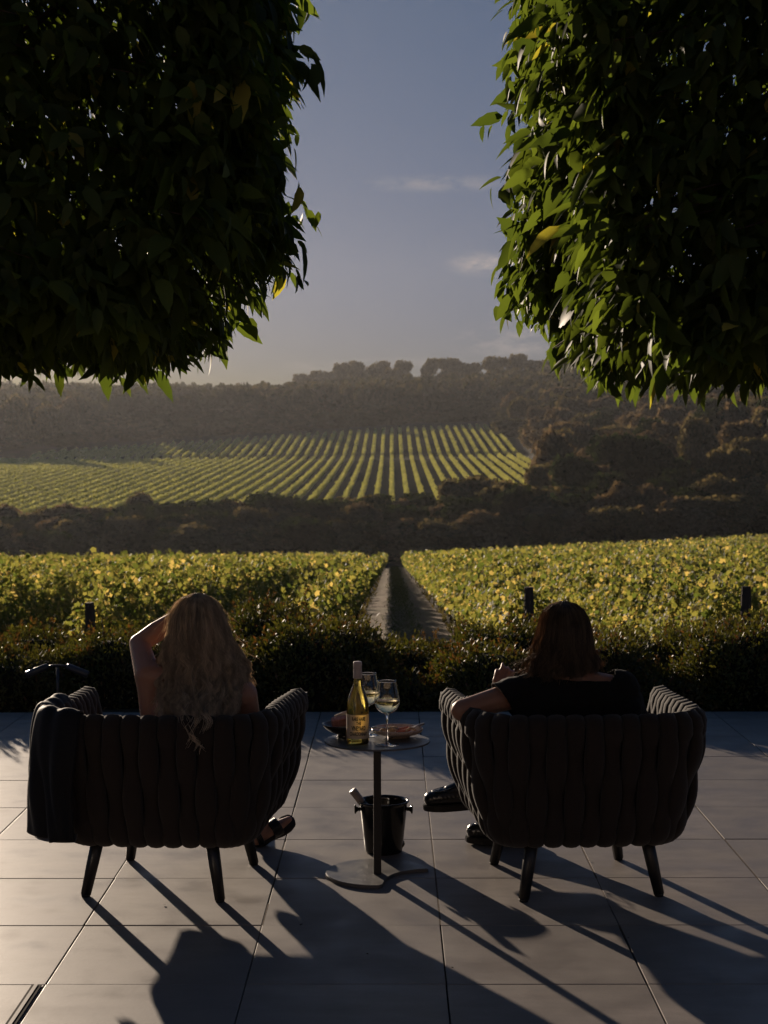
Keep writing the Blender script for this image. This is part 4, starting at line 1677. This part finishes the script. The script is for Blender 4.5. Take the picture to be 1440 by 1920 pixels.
def food(name, label, m, blobs, vox=.0025):
    o = link(name, organic(name, blobs, vox, 3), m)
    return tag(o, label, 'food')


fz = TZ + .022
food('bread_slice', 'torn piece of toasted bread on the left of the plate', M['bread'], [((px_ - .055, py_ - .015, fz + .004), (px_ - .018, py_ - .02, fz + .010), .012, .014, (1, 1, .9)), ((px_ - .03, py_, fz + .008), (px_ - .005, py_ - .01, fz + .012), .013, .010)])
food('cured_meat', 'curled slices of cured red meat in the middle of the plate', M['meat'], [((px_ + .0, py_ - .035, fz + .004), (px_ + .045, py_ - .025, fz + .010), .006, .007), ((px_ + .005, py_ - .01, fz + .008), (px_ + .04, py_ + .01, fz + .014), .007, .005), ((px_ + .0, py_ + .02, fz + .004), (px_ + .03, py_ + .03, fz + .004), .008, .006)])
ring = []
for k in range(9):
    a0, a1 = R(20 + k * 18), R(38 + k * 18)
    ring.append(((px_ + .052 + .018 * math.cos(a0), py_ - .035, fz + .002 + .016 * math.sin(a0)), (px_ + .052 + .018 * math.cos(a1), py_ - .035, fz + .002 + .016 * math.sin(a1)), .0045, .0045))
food('bread_curl', 'small curled bread crust near the right rim of the plate', M['bread'], ring, .002)
food('cheese_piece', 'pale piece of cheese behind the curled crust on the plate', M['paper'], [((px_ + .064, py_ - .005, fz + .006), (px_ + .074, py_ + .004, fz + .012), .011, .010, (1, .8, 1.1))])

# knife and fork resting on the plate
knife = thing('knife', 'table knife leaning on the plate with its pale handle past the rim', 'knife', (0, 0, 0))
A_, B_ = pt(795, 1357, 6.10), pt(752, 1374, 6.0)
v, f = tube([tuple(A_), tuple(A_.lerp(B_, .25)), tuple(A_.lerp(B_, .7)), tuple(B_)], [.0038, .0068, .006, .0045], 12)
link('handle', np_mesh('handle', v, f), M['cap'], knife)
C_ = B_ + (B_ - A_) * .75
v, f = tube([tuple(B_), tuple(B_.lerp(C_, .5)), tuple(C_)], [.003, .006, .001], 10)
v[:, 1] = (v[:, 1] - v[:, 1].mean()) * .9 + v[:, 1].mean()
link('blade', np_mesh('blade', v, f), M['steel'], knife)
fork = thing('fork', 'steel fork lying across the left rim of the plate', 'fork', (0, 0, 0))
zf = TZ + .041
v, f = merge([tube([(px_ - .105, py_ - .035, zf), (px_ - .06, py_ - .03, zf + .001), (px_ - .03, py_ - .026, zf - .004)], [.004, .0028, .0035], 10)])
link('handle', np_mesh('handle', v, f), M['steel'], fork)
v, f = merge([tube([(px_ - .03, py_ - .026 + o * .3, zf - .004), (px_ - .018, py_ - .024 + o, zf - .006), (px_ + .006, py_ - .020 + o, zf - .006)], [.0015, .0013, .0009], 6) for o in (-.006, -.002, .002, .006)])
link('tines', np_mesh('tines', v, f), M['steel'], fork)

# wine bucket and the bottle in it
bk = pt(718, 1612, 6.33)
BX, BY = (718 - 735) / F * 6.34, 6.345
bucket = thing('wine_bucket', 'glossy black wine bucket with two side knobs on the paving behind the table post', 'bucket', (BX, BY, 0))
prof = [(0, .004), (.070, .0005), (.0735, .003), (.0755, .012), (.0945, .190), (.0950, .1965), (.1000, .199), (.1015, .203), (.1000, .2065), (.0955, .2065), (.0925, .203), (.0905, .190), (.0715, .014), (0, .012)]
link('bucket_body', bm_mesh('bucket_body', lathe(prof, 64)), M['gloss_black'], bucket)
for s_ in (-1, 1):
    b = lathe([(0, 0), (.008, 0), (.0075, .008), (.011, .014), (.0185, .018), (.0190, .0205), (.016, .0235), (0, .0245)], 24)
    bmesh.ops.rotate(b, verts=b.verts, cent=(0, 0, 0), matrix=Matrix.Rotation(R(90) * s_, 3, 'Y'))
    bmesh.ops.translate(b, verts=b.verts, vec=(s_ * .0925, 0, .170))
    link('knob', bm_mesh('knob', b), M['gloss_black'], bucket)
b2 = wine_bottle('wine_bottle', 'second wine bottle tilted inside the black bucket, only its pale cap and neck showing', (0, 0, 0), M['bottle_dark'], labelled=False)
axis = (pt(660, 1482, 6.33) - pt(708, 1545, 6.345)).normalized()
b2.rotation_mode = 'QUATERNION'
b2.rotation_quaternion = axis.to_track_quat('Z', 'Y')
b2.location = pt(662, 1483, 6.33) - axis * .300

# drain slot in the paving at the lower left
dr = thing('drain_channel', 'narrow slotted drain strip set along a paving joint at the lower left', 'drain', (-1.062, 4.40, 0))
b = bmesh.new()
box_bm(b, (.030, .66, .003), (0, 0, .0022))
link('channel', bm_mesh('channel', b), M['grout'], dr, smooth=False)
b = bmesh.new()
box_bm(b, (.011, .655, .004), (-.001, 0, .0040))
link('steel_strip', bm_mesh('steel_strip', b), mat('dusty_steel', (.13, .115, .105), .6, .4, noise=(20, (.05, .04, .035), .7, (4, 1, 1))), dr, smooth=False)

# a few dry leaf scraps on the paving
scrap = None
for k, (qx, qy) in enumerate([(782, 1613), (850, 1827), (1105, 1622), (300, 1705), (1262, 1560), (690, 1800), (1180, 1770), (560, 1745), (905, 1690)]):
    Yq = F * CAM_H / (qy - 850)
    Xq = (qx - 735) / F * Yq
    if scrap is None:
        v, f = leafcloud(*LT_DIAMOND, np.array([[0, 0, 0.0]]), np.array([[1.0, 0, .1]]), np.array([[0, .2, 1.0]]), [.016])
        scrap = link('leaf_scrap', np_mesh('leaf_scrap', v, f), M['bark'])
        o = scrap
    else:
        o = scrap.copy()
        COL.objects.link(o)
    o.location = (Xq, Yq, .003)
    o.rotation_euler = (0, 0, rq.uniform(0, 6))
    s_ = rq.uniform(.5, 1.0)
    o.scale = (s_, s_, s_)
    tag(o, 'tiny dry leaf scrap lying on the paving', 'leaf scrap', 'leaf scraps scattered on the paving')


# ------------------------------------------------------------------ people
def hand_blobs(wr, d, th, nrm, curls, L=.175, thumb_out=.6):
    """wr wrist, d hand direction, th towards the thumb, nrm out of the back of the hand; curls: bend per finger index..little"""
    wr, d, th, nrm = Vector(wr), Vector(d).normalized(), Vector(th).normalized(), Vector(nrm).normalized()
    B = []
    pl = L * .50
    for k, off in enumerate((.030, .010, -.010, -.028)):
        kn = wr + d * (pl - (.004, 0, .003, .012)[k]) + th * off
        B.append((wr + th * off * .45, kn, .0145, .0125))
        ln = L * (.40, .45, .42, .33)[k]
        c = curls[k]
        p = kn
        ang = c * .25
        for seg, (fr_, r0, r1) in enumerate(((.45, .0098, .0090), (.30, .0090, .0083), (.25, .0083, .0070))):
            dd = d * math.cos(ang) - nrm * math.sin(ang)
            dd = (dd + th * off * 1.2).normalized()
            q = p + dd * ln * fr_
            B.append((p, q, r0, r1))
            p = q
            ang += c * (.75 if seg == 0 else .6)
    t0 = wr + th * .020 + d * .020
    t1 = t0 + (d * .7 + th * thumb_out - nrm * .3).normalized() * .045
    t2 = t1 + (d * .95 + th * thumb_out * .2 - nrm * .4).normalized() * .030
    t3 = t2 + (d * .95 - nrm * .55).normalized() * .024
    B += [(wr + th * .008, t0, .015, .014), (t0, t1, .0135, .0115), (t1, t2, .0112, .010), (t2, t3, .0098, .0082)]
    return B


def head_blobs(c, fwd, up, s=1.0):
    c, f, u = Vector(c), Vector(fwd).normalized(), Vector(up).normalized()
    l = u.cross(f).normalized()
    f = l.cross(u).normalized()
    B = [(c + u * .028 - f * .012, c + u * .028 + f * .020, .078 * s, .076 * s, (.93, 1, 1.02)),
         (c - u * .035 + f * .025, c - u * .030 + f * .030, .062 * s, .060 * s, (.90, .95, 1)),
         (c - u * .085 + f * .048, c - u * .088 + f * .058, .032 * s, .028 * s),
         (c - u * .010 + f * .094, c - u * .034 + f * .112, .010, .013),  # nose
         (c - u * .052 + f * .093, c - u * .058 + f * .093, .012, .012, (1.6, 1, 1)),  # mouth
         (c + u * .022 + f * .082 + l * .03, c + u * .022 + f * .082 + l * .036, .012, .012), (c + u * .022 + f * .082 - l * .03, c + u * .022 + f * .082 - l * .036, .012, .012)]
    for sgn in (-1, 1):
        B.append((c + l * sgn * .080 + u * .012 - f * .006, c + l * sgn * .082 - u * .020 - f * .002, .013, .010, (.5, 1.1, 1.2)))
    return B


def wrinkle(me_, amp, freq, seed=0):
    from mathutils import noise
    me_.update()
    n = len(me_.vertices)
    co = np.empty(n * 3)
    no = np.empty(n * 3)
    me_.vertices.foreach_get('co', co)
    me_.vertices.foreach_get('normal', no)
    co, no = co.reshape(-1, 3), no.reshape(-1, 3)
    for i in range(n):
        p = Vector(co[i]) * freq
        h = noise.noise(Vector((p.x + seed, p.y * .7, p.z * 1.6))) + .5 * noise.noise(p * 2.3 + Vector((seed, 3, 1)))
        co[i] += no[i] * amp * h
    me_.vertices.foreach_set('co', co.ravel())
    me_.update()


def cut(me_, p, nrm, centre, rad):
    """cut cloth away beyond a plane, near one limb only"""
    bm_ = bmesh.new()
    bm_.from_mesh(me_)
    c = Vector(centre)
    fs = [f for f in bm_.faces if (f.calc_center_median() - c).length < rad]
    geom = set(fs)
    for f in fs:
        geom.update(f.edges)
        geom.update(f.verts)
    bmesh.ops.bisect_plane(bm_, geom=list(geom), plane_co=Vector(p), plane_no=Vector(nrm), clear_outer=True)
    bm_.to_mesh(me_)
    bm_.free()


def strands(paths, r0, r1, name):
    """paths (n,k,3) -> thin three-sided hairs"""
    P = np.asarray(paths)
    n, k, _ = P.shape
    T = np.gradient(P, axis=1)
    T = unit(T)
    ref = np.array([.3, 1.0, .2])
    u = unit(np.cross(T, ref))
    v = np.cross(T, u)
    t = np.linspace(0, 1, k)[None, :, None]
    r = (r0 + (r1 - r0) * t)
    rings = []
    for q in range(3):
        a = 2 * math.pi * q / 3
        rings.append(P + r * (math.cos(a) * u + math.sin(a) * v))
    V = np.stack(rings, 2).reshape(-1, 3)
    base = (np.arange(n) * k * 3)[:, None, None, None]
    j = (np.arange(k - 1) * 3)[None, :, None, None]
    q = np.arange(3)
    quad = np.stack([q, (q + 1) % 3, (q + 1) % 3 + 3, q + 3], -1)[None, None]
    Fq = (base + j + quad).reshape(-1, 4)
    return np_mesh(name, V, Fq)


def hair_style(rng, cx, yc, zs, hws, zb, ybs, cdrift, n_locks, per, zend, wave, lam, flare, k=30, phimax=112, top=None):
    """back-of-head hair: strands run from the crown over the skull and hang; returns paths (n,k,3)"""
    out_ = []
    ztop = zs[0]
    for L_ in range(n_locks):
        phi0 = R(rng.uniform(-phimax, phimax))
        ph = rng.uniform(0, 6.28)
        lam_l = lam * rng.uniform(.75, 1.3)
        am = wave * rng.uniform(.4, 1.5)
        ze0 = zend(phi0, rng)
        rho0 = rng.uniform(.80, 1.0)
        tip = rng.normal(size=2) * flare
        for s in range(per):
            dphi, drho = rng.normal() * .075, rng.normal() * .035
            ze = ze0 + rng.normal() * .012
            t = np.linspace(0, 1, k)
            cvg = 1 - .45 * sm(.25, .9, t)  # the strands of a lock draw together
            phi = phi0 + dphi * cvg
            rho = rho0 + drho * cvg
            z = ztop - (ztop - ze) * (t ** 1.45)
            hw = np.interp(-z, [-q for q in zs], hws)
            yb = np.interp(-z, [-q for q in zb], ybs)
            cd = np.interp(-z, [-q for q in cdrift[0]], cdrift[1])
            conv = 1 - .0 * t
            x = cx + cd + hw * rho * np.sin(phi) / max(.25, abs(math.sin(R(90))))
            y = yc + (yb - yc) * rho * np.cos(phi) if abs(phi0) < R(90) else yc + .09 * rho * -np.cos(phi) * np.minimum(1, t * 3)
            env = sm(ztop - .08, ztop - .24, z) if True else 1
            w_ = am * env * np.sin((z / lam_l) * 6.283 + ph)
            w2 = am * .6 * env * np.cos((z / lam_l) * 6.283 + ph * 1.3)
            x = x + w_ + tip[0] * t ** 5 + rng.normal() * .0022
            y = y - np.abs(w2) + tip[1] * .4 * t ** 5
            out_.append(np.stack([x, y, z], -1))
    return np.array(out_)


# --- woman
W = thing('person', 'woman with long wavy blonde hair in the left chair, left arm raised to her head', 'person', (-.76, 6.0, 0))
WE = pt(261, 1207, 5.93)
WS = pt(277, 1266, 5.79)
WH = Vector((-.765, 5.965, 1.000))
RS = pt(455, 1303, 5.77)
wb = [((-.755, 6.04, .47), (-.745, 5.97, .53), .125, .115, (1.15, 1, .9)),
      ((-.74, 5.95, .55), (-.715, 5.82, .66), .105, .115, (1.15, .9, 1)),
      ((-.715, 5.82, .66), (-.700, 5.785, .745), .115, .085, (1.3, .8, .9)),
      ((-.78, 5.795, .70), (-.62, 5.79, .69), .075, .075),
      ((-.815, 5.79, .64), (-.80, 5.80, .72), .072, .066),
      ((-.70, 5.78, .745), WS, .055, .050), (WS, pt(283, 1350, 5.78), .046, .038), (pt(283, 1350, 5.78), (-.86, 5.84, .55), .04, .05), ((-.70, 5.78, .755), RS, .055, .056),
      ((-.70, 5.775, .77), (-.69, 5.79, .88), .052, .048),
      (WS, WE, .050, .039), (WS + Vector((.0, 0, -.02)), WE.lerp(WS, .55) + Vector((0, 0, -.014)), .046, .040),
      (WE, WE.lerp(WH, .35), .038, .0405), (WE.lerp(WH, .35), WH, .0405, .025),
      (RS, RS + Vector((.022, .10, -.16)), .056, .042), (RS + Vector((.022, .10, -.16)), RS + Vector((.0, .34, -.19)), .040, .026)]
wb += head_blobs((-.690, 5.815, .955), (.05, 1, .05), (-.06, 0, 1))
wb += hand_blobs(WH, (.80, -.32, .36), (.1, -.2, -1), (.35, .9, .1), (.55, .6, .65, .7), L=.145)
wb += hand_blobs(RS + Vector((.0, .34, -.19)), (-.1, 1, -.05), (-1, 0, 0), (0, 0, 1), (.4, .45, .5, .5))
# legs under trousers stay part of the body
wb += [((-.84, 6.06, .44), (-.74, 6.48, .46), .078, .056), ((-.74, 6.48, .46), (-.64, 6.68, .09), .05, .036),
       ((-.68, 6.06, .45), (-.66, 6.47, .52), .078, .056)]
foot_toe, foot_heel = pt(541, 1536, 6.48), pt(482, 1572, 6.42)
ank = foot_heel + Vector((.012, .015, .055))
wb += [((-.66, 6.47, .52), ank + Vector((0, 0, .02)), .050, .034), (ank, foot_heel, .034, .030),
       (foot_heel, foot_heel.lerp(foot_toe, .6), .030, .030, (1, 1, .8)), (foot_heel.lerp(foot_toe, .6), foot_toe, .032, .018, (1, 1, .7)),
       ((-.64, 6.68, .09), (-.64, 6.68, .045), .036, .034), ((-.64, 6.68, .045), (-.60, 6.84, .03), .034, .02)]
body_w = link('body', organic('body', wb, .0052, 7), M['skin_f'], W, world=True)
# black top: torso tube with wide straps, skirt/trousers
wt = [((-.757, 6.05, .47), (-.745, 5.97, .53), .134, .124, (1.15, 1, .9)), ((-.745, 5.97, .53), (-.715, 5.82, .655), .118, .122, (1.15, .9, 1)),
      ((-.715, 5.82, .655), (-.708, 5.80, .69), .122, .10, (1.25, .86, .9)),
      ((-.79, 5.80, .66), (-.775, 5.78, .79), .045, .030), ((-.62, 5.80, .66), (-.612, 5.78, .775), .045, .030)]
me_ = organic('top', wt, .006, 5)
wrinkle(me_, .004, 16, 2)
link('black_top', me_, M['black_cloth'], W, world=True)
me_ = organic('trousers', [((-.76, 6.07, .445), (-.76, 6.02, .47), .135, .13, (1.15, 1, .8)), ((-.84, 6.07, .445), (-.76, 6.49, .465), .09, .07), ((-.76, 6.49, .465), (-.655, 6.66, .13), .07, .06), ((-.86, 6.44, .43), (-.83, 6.52, .25), .07, .055), ((-.74, 6.48, .40), (-.72, 6.58, .20), .08, .07),
                           ((-.68, 6.07, .455), (-.66, 6.48, .53), .09, .068), ((-.66, 6.48, .53), ank + Vector((-.01, .01, .045)), .064, .045)], .006, 4)
wrinkle(me_, .005, 14, 5)
link('black_trousers', me_, M['black_cloth'], W, world=True)
# sandal
sandal = thing('sandal', '', '', (0, 0, 0))
for k_ in ('label', 'category'):
    if k_ in sandal: del sandal[k_]
sandal.parent = W
fd_ = (foot_toe - foot_heel).normalized()
fs_ = Matrix.Rotation(R(42), 3, fd_) @ fd_.cross(Vector((0, 0, 1))).normalized()
fu_ = fs_.cross(fd_).normalized()
c0 = foot_heel - fu_ * .030 - fd_ * .02
bm = bmesh.new()
prof_s = [(-.012, .022), (.03, .030), (.09, .026), (.15, .036), (.19, .038), (.225, .028), (.236, .008)]
ringT, ringB = [], []
outl = [(a, w_) for a, w_ in prof_s] + [(a, -w_) for a, w_ in prof_s[::-1]]
sc_l = ((foot_toe - foot_heel).length + .055) / .248
for a, w_ in outl:
    lift = .012 * max(0, (a - .15) / .08)
    ringB.append(bm.verts.new(c0 + fd_ * a * sc_l + fs_ * w_ + fu_ * (-.012 + lift)))
    ringT.append(bm.verts.new(c0 + fd_ * a * sc_l + fs_ * w_ + fu_ * (.006 + lift)))
bm.faces.new(ringT)
bm.faces.new(ringB[::-1])
for k in range(len(outl)):
    k2 = (k + 1) % len(outl)
    bm.faces.new((ringB[k], ringB[k2], ringT[k2], ringT[k]))
bmesh.ops.recalc_face_normals(bm, faces=bm.faces)
bmesh.ops.bevel(bm, geom=list(bm.edges), offset=.003, segments=2, affect='EDGES')
link('sole', bm_mesh('sole', bm), M['rubber'], sandal, world=True)
parts = []
for fr_, w_, rr in ((.62, .036, .034), (.50, .034, .036), (.02, .030, .040)):
    c = foot_heel.lerp(foot_toe, fr_) - fu_ * .006
    pth = [c + fs_ * math.cos(t_) * w_ + fu_ * math.sin(t_) * rr * .95 for t_ in np.linspace(-.4, math.pi + .4, 18)]
    for dd_ in (-.009, -.003, .003, .009):
        parts.append(tube([tuple(p + fd_ * dd_) for p in pth], .0035, 6))
link('strap', np_mesh('strap', *merge(parts)), M['leather'], sandal, world=True)

# hair
rngw = np.random.default_rng(5)
w_zs = [1.080, 1.066, 1.045, 1.00, .95, .90, .83, .76, .70, .66, .61, .56]
w_hw = [.004, .045, .070, .096, .108, .122, .146, .158, .150, .135, .085, .05]
w_zb = [1.080, 1.066, 1.04, .98, .90, .84, .78, .74, .715, .69, .66, .55]
w_yb = [5.80, 5.755, 5.725, 5.700, 5.690, 5.685, 5.665, 5.625, 5.580, 5.535, 5.500, 5.492]
w_cd = ([1.08, 1.0, .90, .80, .70, .6], [0, -.002, .008, .026, .020, .028])
WCX, WYC = -.708, 5.815


def wz(phi, rng):
    a = abs(phi)
    if a < R(45): return rng.choice([.575, .60, .63, .66, .68]) + rng.uniform(-.01, .015)
    if a < R(75): return rng.uniform(.665, .73)
    return rng.uniform(.70, .80)


P_w = hair_style(rngw, WCX, WYC, w_zs, w_hw, w_zb, w_yb, w_cd, 135, 38, wz, .0150, .100, .020)
hw_ = link('hair', strands(P_w, .00085, .00045, 'hair'), M['hair_f'], W, world=True)
# flyaways catching the light
P_f = hair_style(rngw, WCX, WYC, w_zs, [h * 1.12 for h in w_hw], w_zb, [y - .012 for y in w_yb], w_cd, 230, 1, lambda p, r: r.uniform(.70, 1.0), .013, .06, .03, phimax=110)
link('loose_strands', strands(P_f, .0006, .0004, 'loose_strands'), M['hair_f'], hw_, world=True)

# --- man
MAN = thing('person', 'man with chin length brown hair and black T-shirt seated, arm over the chair side', 'person', (.66, 6.0, 0))
ME = pt(866, 1332, 5.725)
MS = Vector((.478, 5.785, .722))
MW = pt(938, 1312, 5.93)
MR = Vector((.820, 5.785, .722))
mb = [((.665, 6.05, .48), (.665, 5.96, .54), .13, .125, (1.15, 1, .9)),
      ((.665, 5.95, .56), (.66, 5.83, .66), .115, .125, (1.2, .85, 1)),
      ((.66, 5.83, .66), (.655, 5.79, .71), .125, .095, (1.4, .8, .9)),
      ((.65, 5.785, .735), MS, .066, .056), ((.66, 5.785, .745), MR, .066, .058),
      ((.65, 5.78, .745), (.637, 5.80, .87), .064, .056),
      (MS, MS.lerp(ME, .5), .054, .047), (MS.lerp(ME, .5), ME, .047, .040),
      (ME, ME.lerp(MW, .35), .041, .042), (ME.lerp(MW, .35), MW, .042, .027),
      (MR, MR + Vector((.075, .09, -.17)), .055, .042), (MR + Vector((.075, .09, -.17)), MR + Vector((.03, .32, -.19)), .041, .028)]
mb += head_blobs((.632, 5.815, .925), (-.22, 1, .02), (.03, 0, 1), 1.02)
mb += hand_blobs(MW, (.16, .28, .95), (1, -.15, -.15), (-.1, -.95, .25), (1.15, 1.05, .55, .75), L=.165, thumb_out=.9)
mb += hand_blobs(MR + Vector((.03, .32, -.19)), (-.15, 1, -.05), (-1, 0, 0), (0, 0, 1), (.4, .45, .5, .5), L=.185)
mb += [((.60, 6.06, .45), (.60, 6.50, .53), .08, .06), ((.74, 6.06, .44), (.72, 6.46, .47), .08, .06)]
A1 = Vector((.385, 6.47, .235))
A2 = Vector((.53, 6.44, .10))
mb += [((.60, 6.50, .53), A1, .055, .036), ((.72, 6.46, .47), A2, .055, .036), (A1, A1 + Vector((-.16, 0, -.04)), .034, .024), (A2, A2 + Vector((-.11, .02, -.05)), .034, .022)]
body_m = link('body', organic('body', mb, .0048, 6), M['skin_m'], MAN, world=True)
# T-shirt
mt_ = [((.665, 6.06, .48), (.665, 5.96, .54), .150, .145, (1.15, 1, .9)),
       ((.665, 5.96, .55), (.66, 5.83, .66), .138, .142, (1.2, .88, 1)),
       ((.66, 5.83, .66), (.655, 5.79, .71), .142, .112, (1.4, .82, .9)),
       ((.64, 5.785, .728), MS + Vector((-.005, 0, -.004)), .072, .068), ((.66, 5.785, .742), MR + Vector((0, 0, .004)), .076, .072),
       (MS, MS.lerp(ME, .72), .068, .066), (MR, MR + Vector((.085, .09, -.16)), .070, .062),
       ((.58, 5.78, .70), (.50, 5.77, .66), .085, .075), ((.74, 5.78, .72), (.82, 5.78, .66), .085, .080)]
me_ = organic('shirt', mt_, .006, 6)
wrinkle(me_, .009, 9, 1)
wrinkle(me_, .004, 22, 4)
cp = MS.lerp(ME, .36)
cut(me_, cp, (ME - MS).normalized() + Vector((0, 0, -.35)), MS.lerp(ME, .75), .19)
cut(me_, Vector((.70, 5.77, .778)), Vector((.02, -.15, 1)), Vector((.685, 5.78, .82)), .115)
sh = link('t_shirt', me_, M['black_cloth'], MAN, world=True)
sol = sh.modifiers.new('t', 'SOLIDIFY')
sol.thickness = .003
sol.offset = -1
me_ = organic('trousers', [((.665, 6.08, .45), (.665, 6.02, .48), .15, .14, (1.15, 1, .8)), ((.60, 6.07, .46), (.60, 6.50, .54), .095, .073), ((.60, 6.50, .54), A1 + Vector((.02, 0, .03)), .068, .052),
                           ((.74, 6.07, .45), (.72, 6.47, .48), .095, .073), ((.72, 6.47, .48), A2 + Vector((.01, 0, .03)), .068, .052)], .006, 4)
wrinkle(me_, .006, 12, 8)
link('black_trousers', me_, M['black_cloth'], MAN, world=True)


def shoe(origin, yaw, pitch, parent, lace=True, L=.285):
    """leather derby, toe towards +x in its own frame, origin under the heel"""
    root = bpy.data.objects.new('shoe', None)
    COL.objects.link(root)
    root.parent = parent
    Mx = Matrix.Translation(origin) @ Euler((0, pitch, yaw)).to_matrix().to_4x4()
    up = [((.03, 0, .055), (.03, 0, .10), .036, .038, (1, .95, 1)), ((.03, 0, .055), (.12, 0, .055), .036, .038, (1, .95, 1)),
          ((.08, 0, .108), (.165, 0, .070), .030, .036), ((.12, 0, .058), (.205, 0, .055), .042, .040, (1, 1.08, .95)), ((.205, 0, .055), (.245, 0, .050), .040, .034, (1, 1.05, .95)),
          ((.04, 0, .095), (.08, 0, .095), .033, .03)]
    me1 = organic('upper', up, .0035, 4)
    me1.transform(Mx)
    link('upper', me1, M['leather'], root, world=True)
    bm_ = bmesh.new()
    outl_ = [(-.008, .018), (.0, .030), (.03, .036), (.09, .032), (.15, .040), (.20, .046), (.245, .040), (.272, .026), (.282, .008)]
    oo = [(a, w_) for a, w_ in outl_] + [(a, -w_) for a, w_ in outl_[::-1]]
    lo_ = [bm_.verts.new((a, w_, .0 + .006 * max(0, (a - .2) / .08))) for a, w_ in oo]
    hi_ = [bm_.verts.new((a, w_, .028 + .004 * max(0, (a - .2) / .08))) for a, w_ in oo]
    bm_.faces.new(hi_)
    bm_.faces.new(lo_[::-1])
    for k in range(len(oo)):
        k2 = (k + 1) % len(oo)
        bm_.faces.new((lo_[k], lo_[k2], hi_[k2], hi_[k]))
    bmesh.ops.recalc_face_normals(bm_, faces=bm_.faces)
    bmesh.ops.bevel(bm_, geom=list(bm_.edges), offset=.004, segments=2, affect='EDGES')
    me2 = bm_mesh('sole', bm_)
    me2.transform(Mx)
    link('sole', me2, M['rubber'], root, world=True, smooth=False)
    # apron seam round the toe and laces
    seam = [(.150, .028, .098), (.19, .034, .088), (.225, .026, .082), (.242, 0, .080), (.225, -.026, .082), (.19, -.034, .088), (.150, -.028, .098)]
    ps = [tube([tuple(p) for p in catmull(seam, 30)], .0028, 6)]
    for i in range(4):
        xx = .085 + i * .016
        ps.append(tube([(xx, -.022, .126 - i * .008), (xx + .004, 0, .142 - i * .009), (xx, .022, .126 - i * .008)], .0018, 6))
    if lace:
        for sg in (-1, 1):
            lp = [(.095, 0, .142), (.11, sg * .014, .166), (.130, sg * .022, .174), (.144, sg * .026, .160), (.132, sg * .022, .145), (.100, 0, .141)]
            ps.append(tube([tuple(p) for p in catmull(lp, 22)], .0016, 6))
    v, f = merge(ps)
    me3 = np_mesh('laces', v, f)
    me3.transform(Mx)
    link('laces', me3, M['leather'], root, world=True)
    return root


shoe(Vector((.405, 6.47, .150)), R(184), R(3), MAN)
shoe(Vector((.575, 6.44, .002)), R(172), 0, MAN)

rngm = np.random.default_rng(9)
m_zs = [1.048, 1.036, 1.015, .985, .95, .90, .85, .80, .77]
m_hw = [.004, .044, .069, .085, .093, .101, .105, .106, .097]
m_zb = [1.048, 1.035, 1.01, .96, .90, .84, .79]
m_yb = [5.81, 5.765, 5.735, 5.705, 5.695, 5.695, 5.71]
m_cd = ([1.048, .95, .85, .78], [.0, .003, -.002, -.012])
MCX, MYC = .622, 5.82


def mz(phi, rng):
    return .796 + .006 * math.cos(phi) + .014 * math.sin(phi) + rng.uniform(-.022, .018)


P_m = hair_style(rngm, MCX, MYC, m_zs, m_hw, m_zb, m_yb, m_cd, 240, 16, mz, .0095, .065, .030, k=26, phimax=112)
hm = link('hair', strands(P_m, .0008, .00045, 'hair'), M['hair_m'], MAN, world=True)
P_f = hair_style(rngm, MCX, MYC, m_zs, [h * 1.10 for h in m_hw], m_zb, [y - .010 for y in m_yb], m_cd, 90, 1, lambda p, r: r.uniform(.78, .9), .012, .05, .03, k=24)
link('loose_strands', strands(P_f, .00042, .0003, 'loose_strands'), M['hair_m'], hm, world=True)
# fine hairs on the bare forearm
ah = []
for k in range(520):
    t_ = rngm.random()
    c = np.array(ME.lerp(MW, t_))
    d_ = np.array((MW - ME).normalized())
    u = unit(np.cross(d_, rngm.normal(size=3)))
    r_ = .043 - .014 * t_
    if u[2] < -.2: continue
    s_ = c + u * r_ * .93
    e_ = s_ + u * .007 + d_ * rngm.uniform(.004, .012)
    ah.append([s_, (s_ + e_) / 2 + u * .001, e_])
link('arm_hair', strands(np.array(ah), .00025, .00012, 'arm_hair'), M['hair_m'], body_m, world=True)

# ------------------------------------------------------------------ evening haze over the valley
b = bmesh.new()
box_bm(b, (1500, 1500, 190), (0, 700, 74))
hz = link('haze', bm_mesh('haze', b), None, smooth=False)
hm_ = bpy.data.materials.new('valley_haze')
hm_.use_nodes = True
t_ = hm_.node_tree
t_.nodes.clear()
pv = t_.nodes.new('ShaderNodeVolumePrincipled')
pv.inputs['Color'].default_value = (.90, .92, .97, 1)
pv.inputs['Density'].default_value = .00006
pv.inputs['Anisotropy'].default_value = .55
o_ = t_.nodes.new('ShaderNodeOutputMaterial')
t_.links.new(pv.outputs[0], o_.inputs['Volume'])
hz.data.materials.append(hm_)
tag(hz, 'thin evening haze lying over the valley', 'haze', kind='stuff')
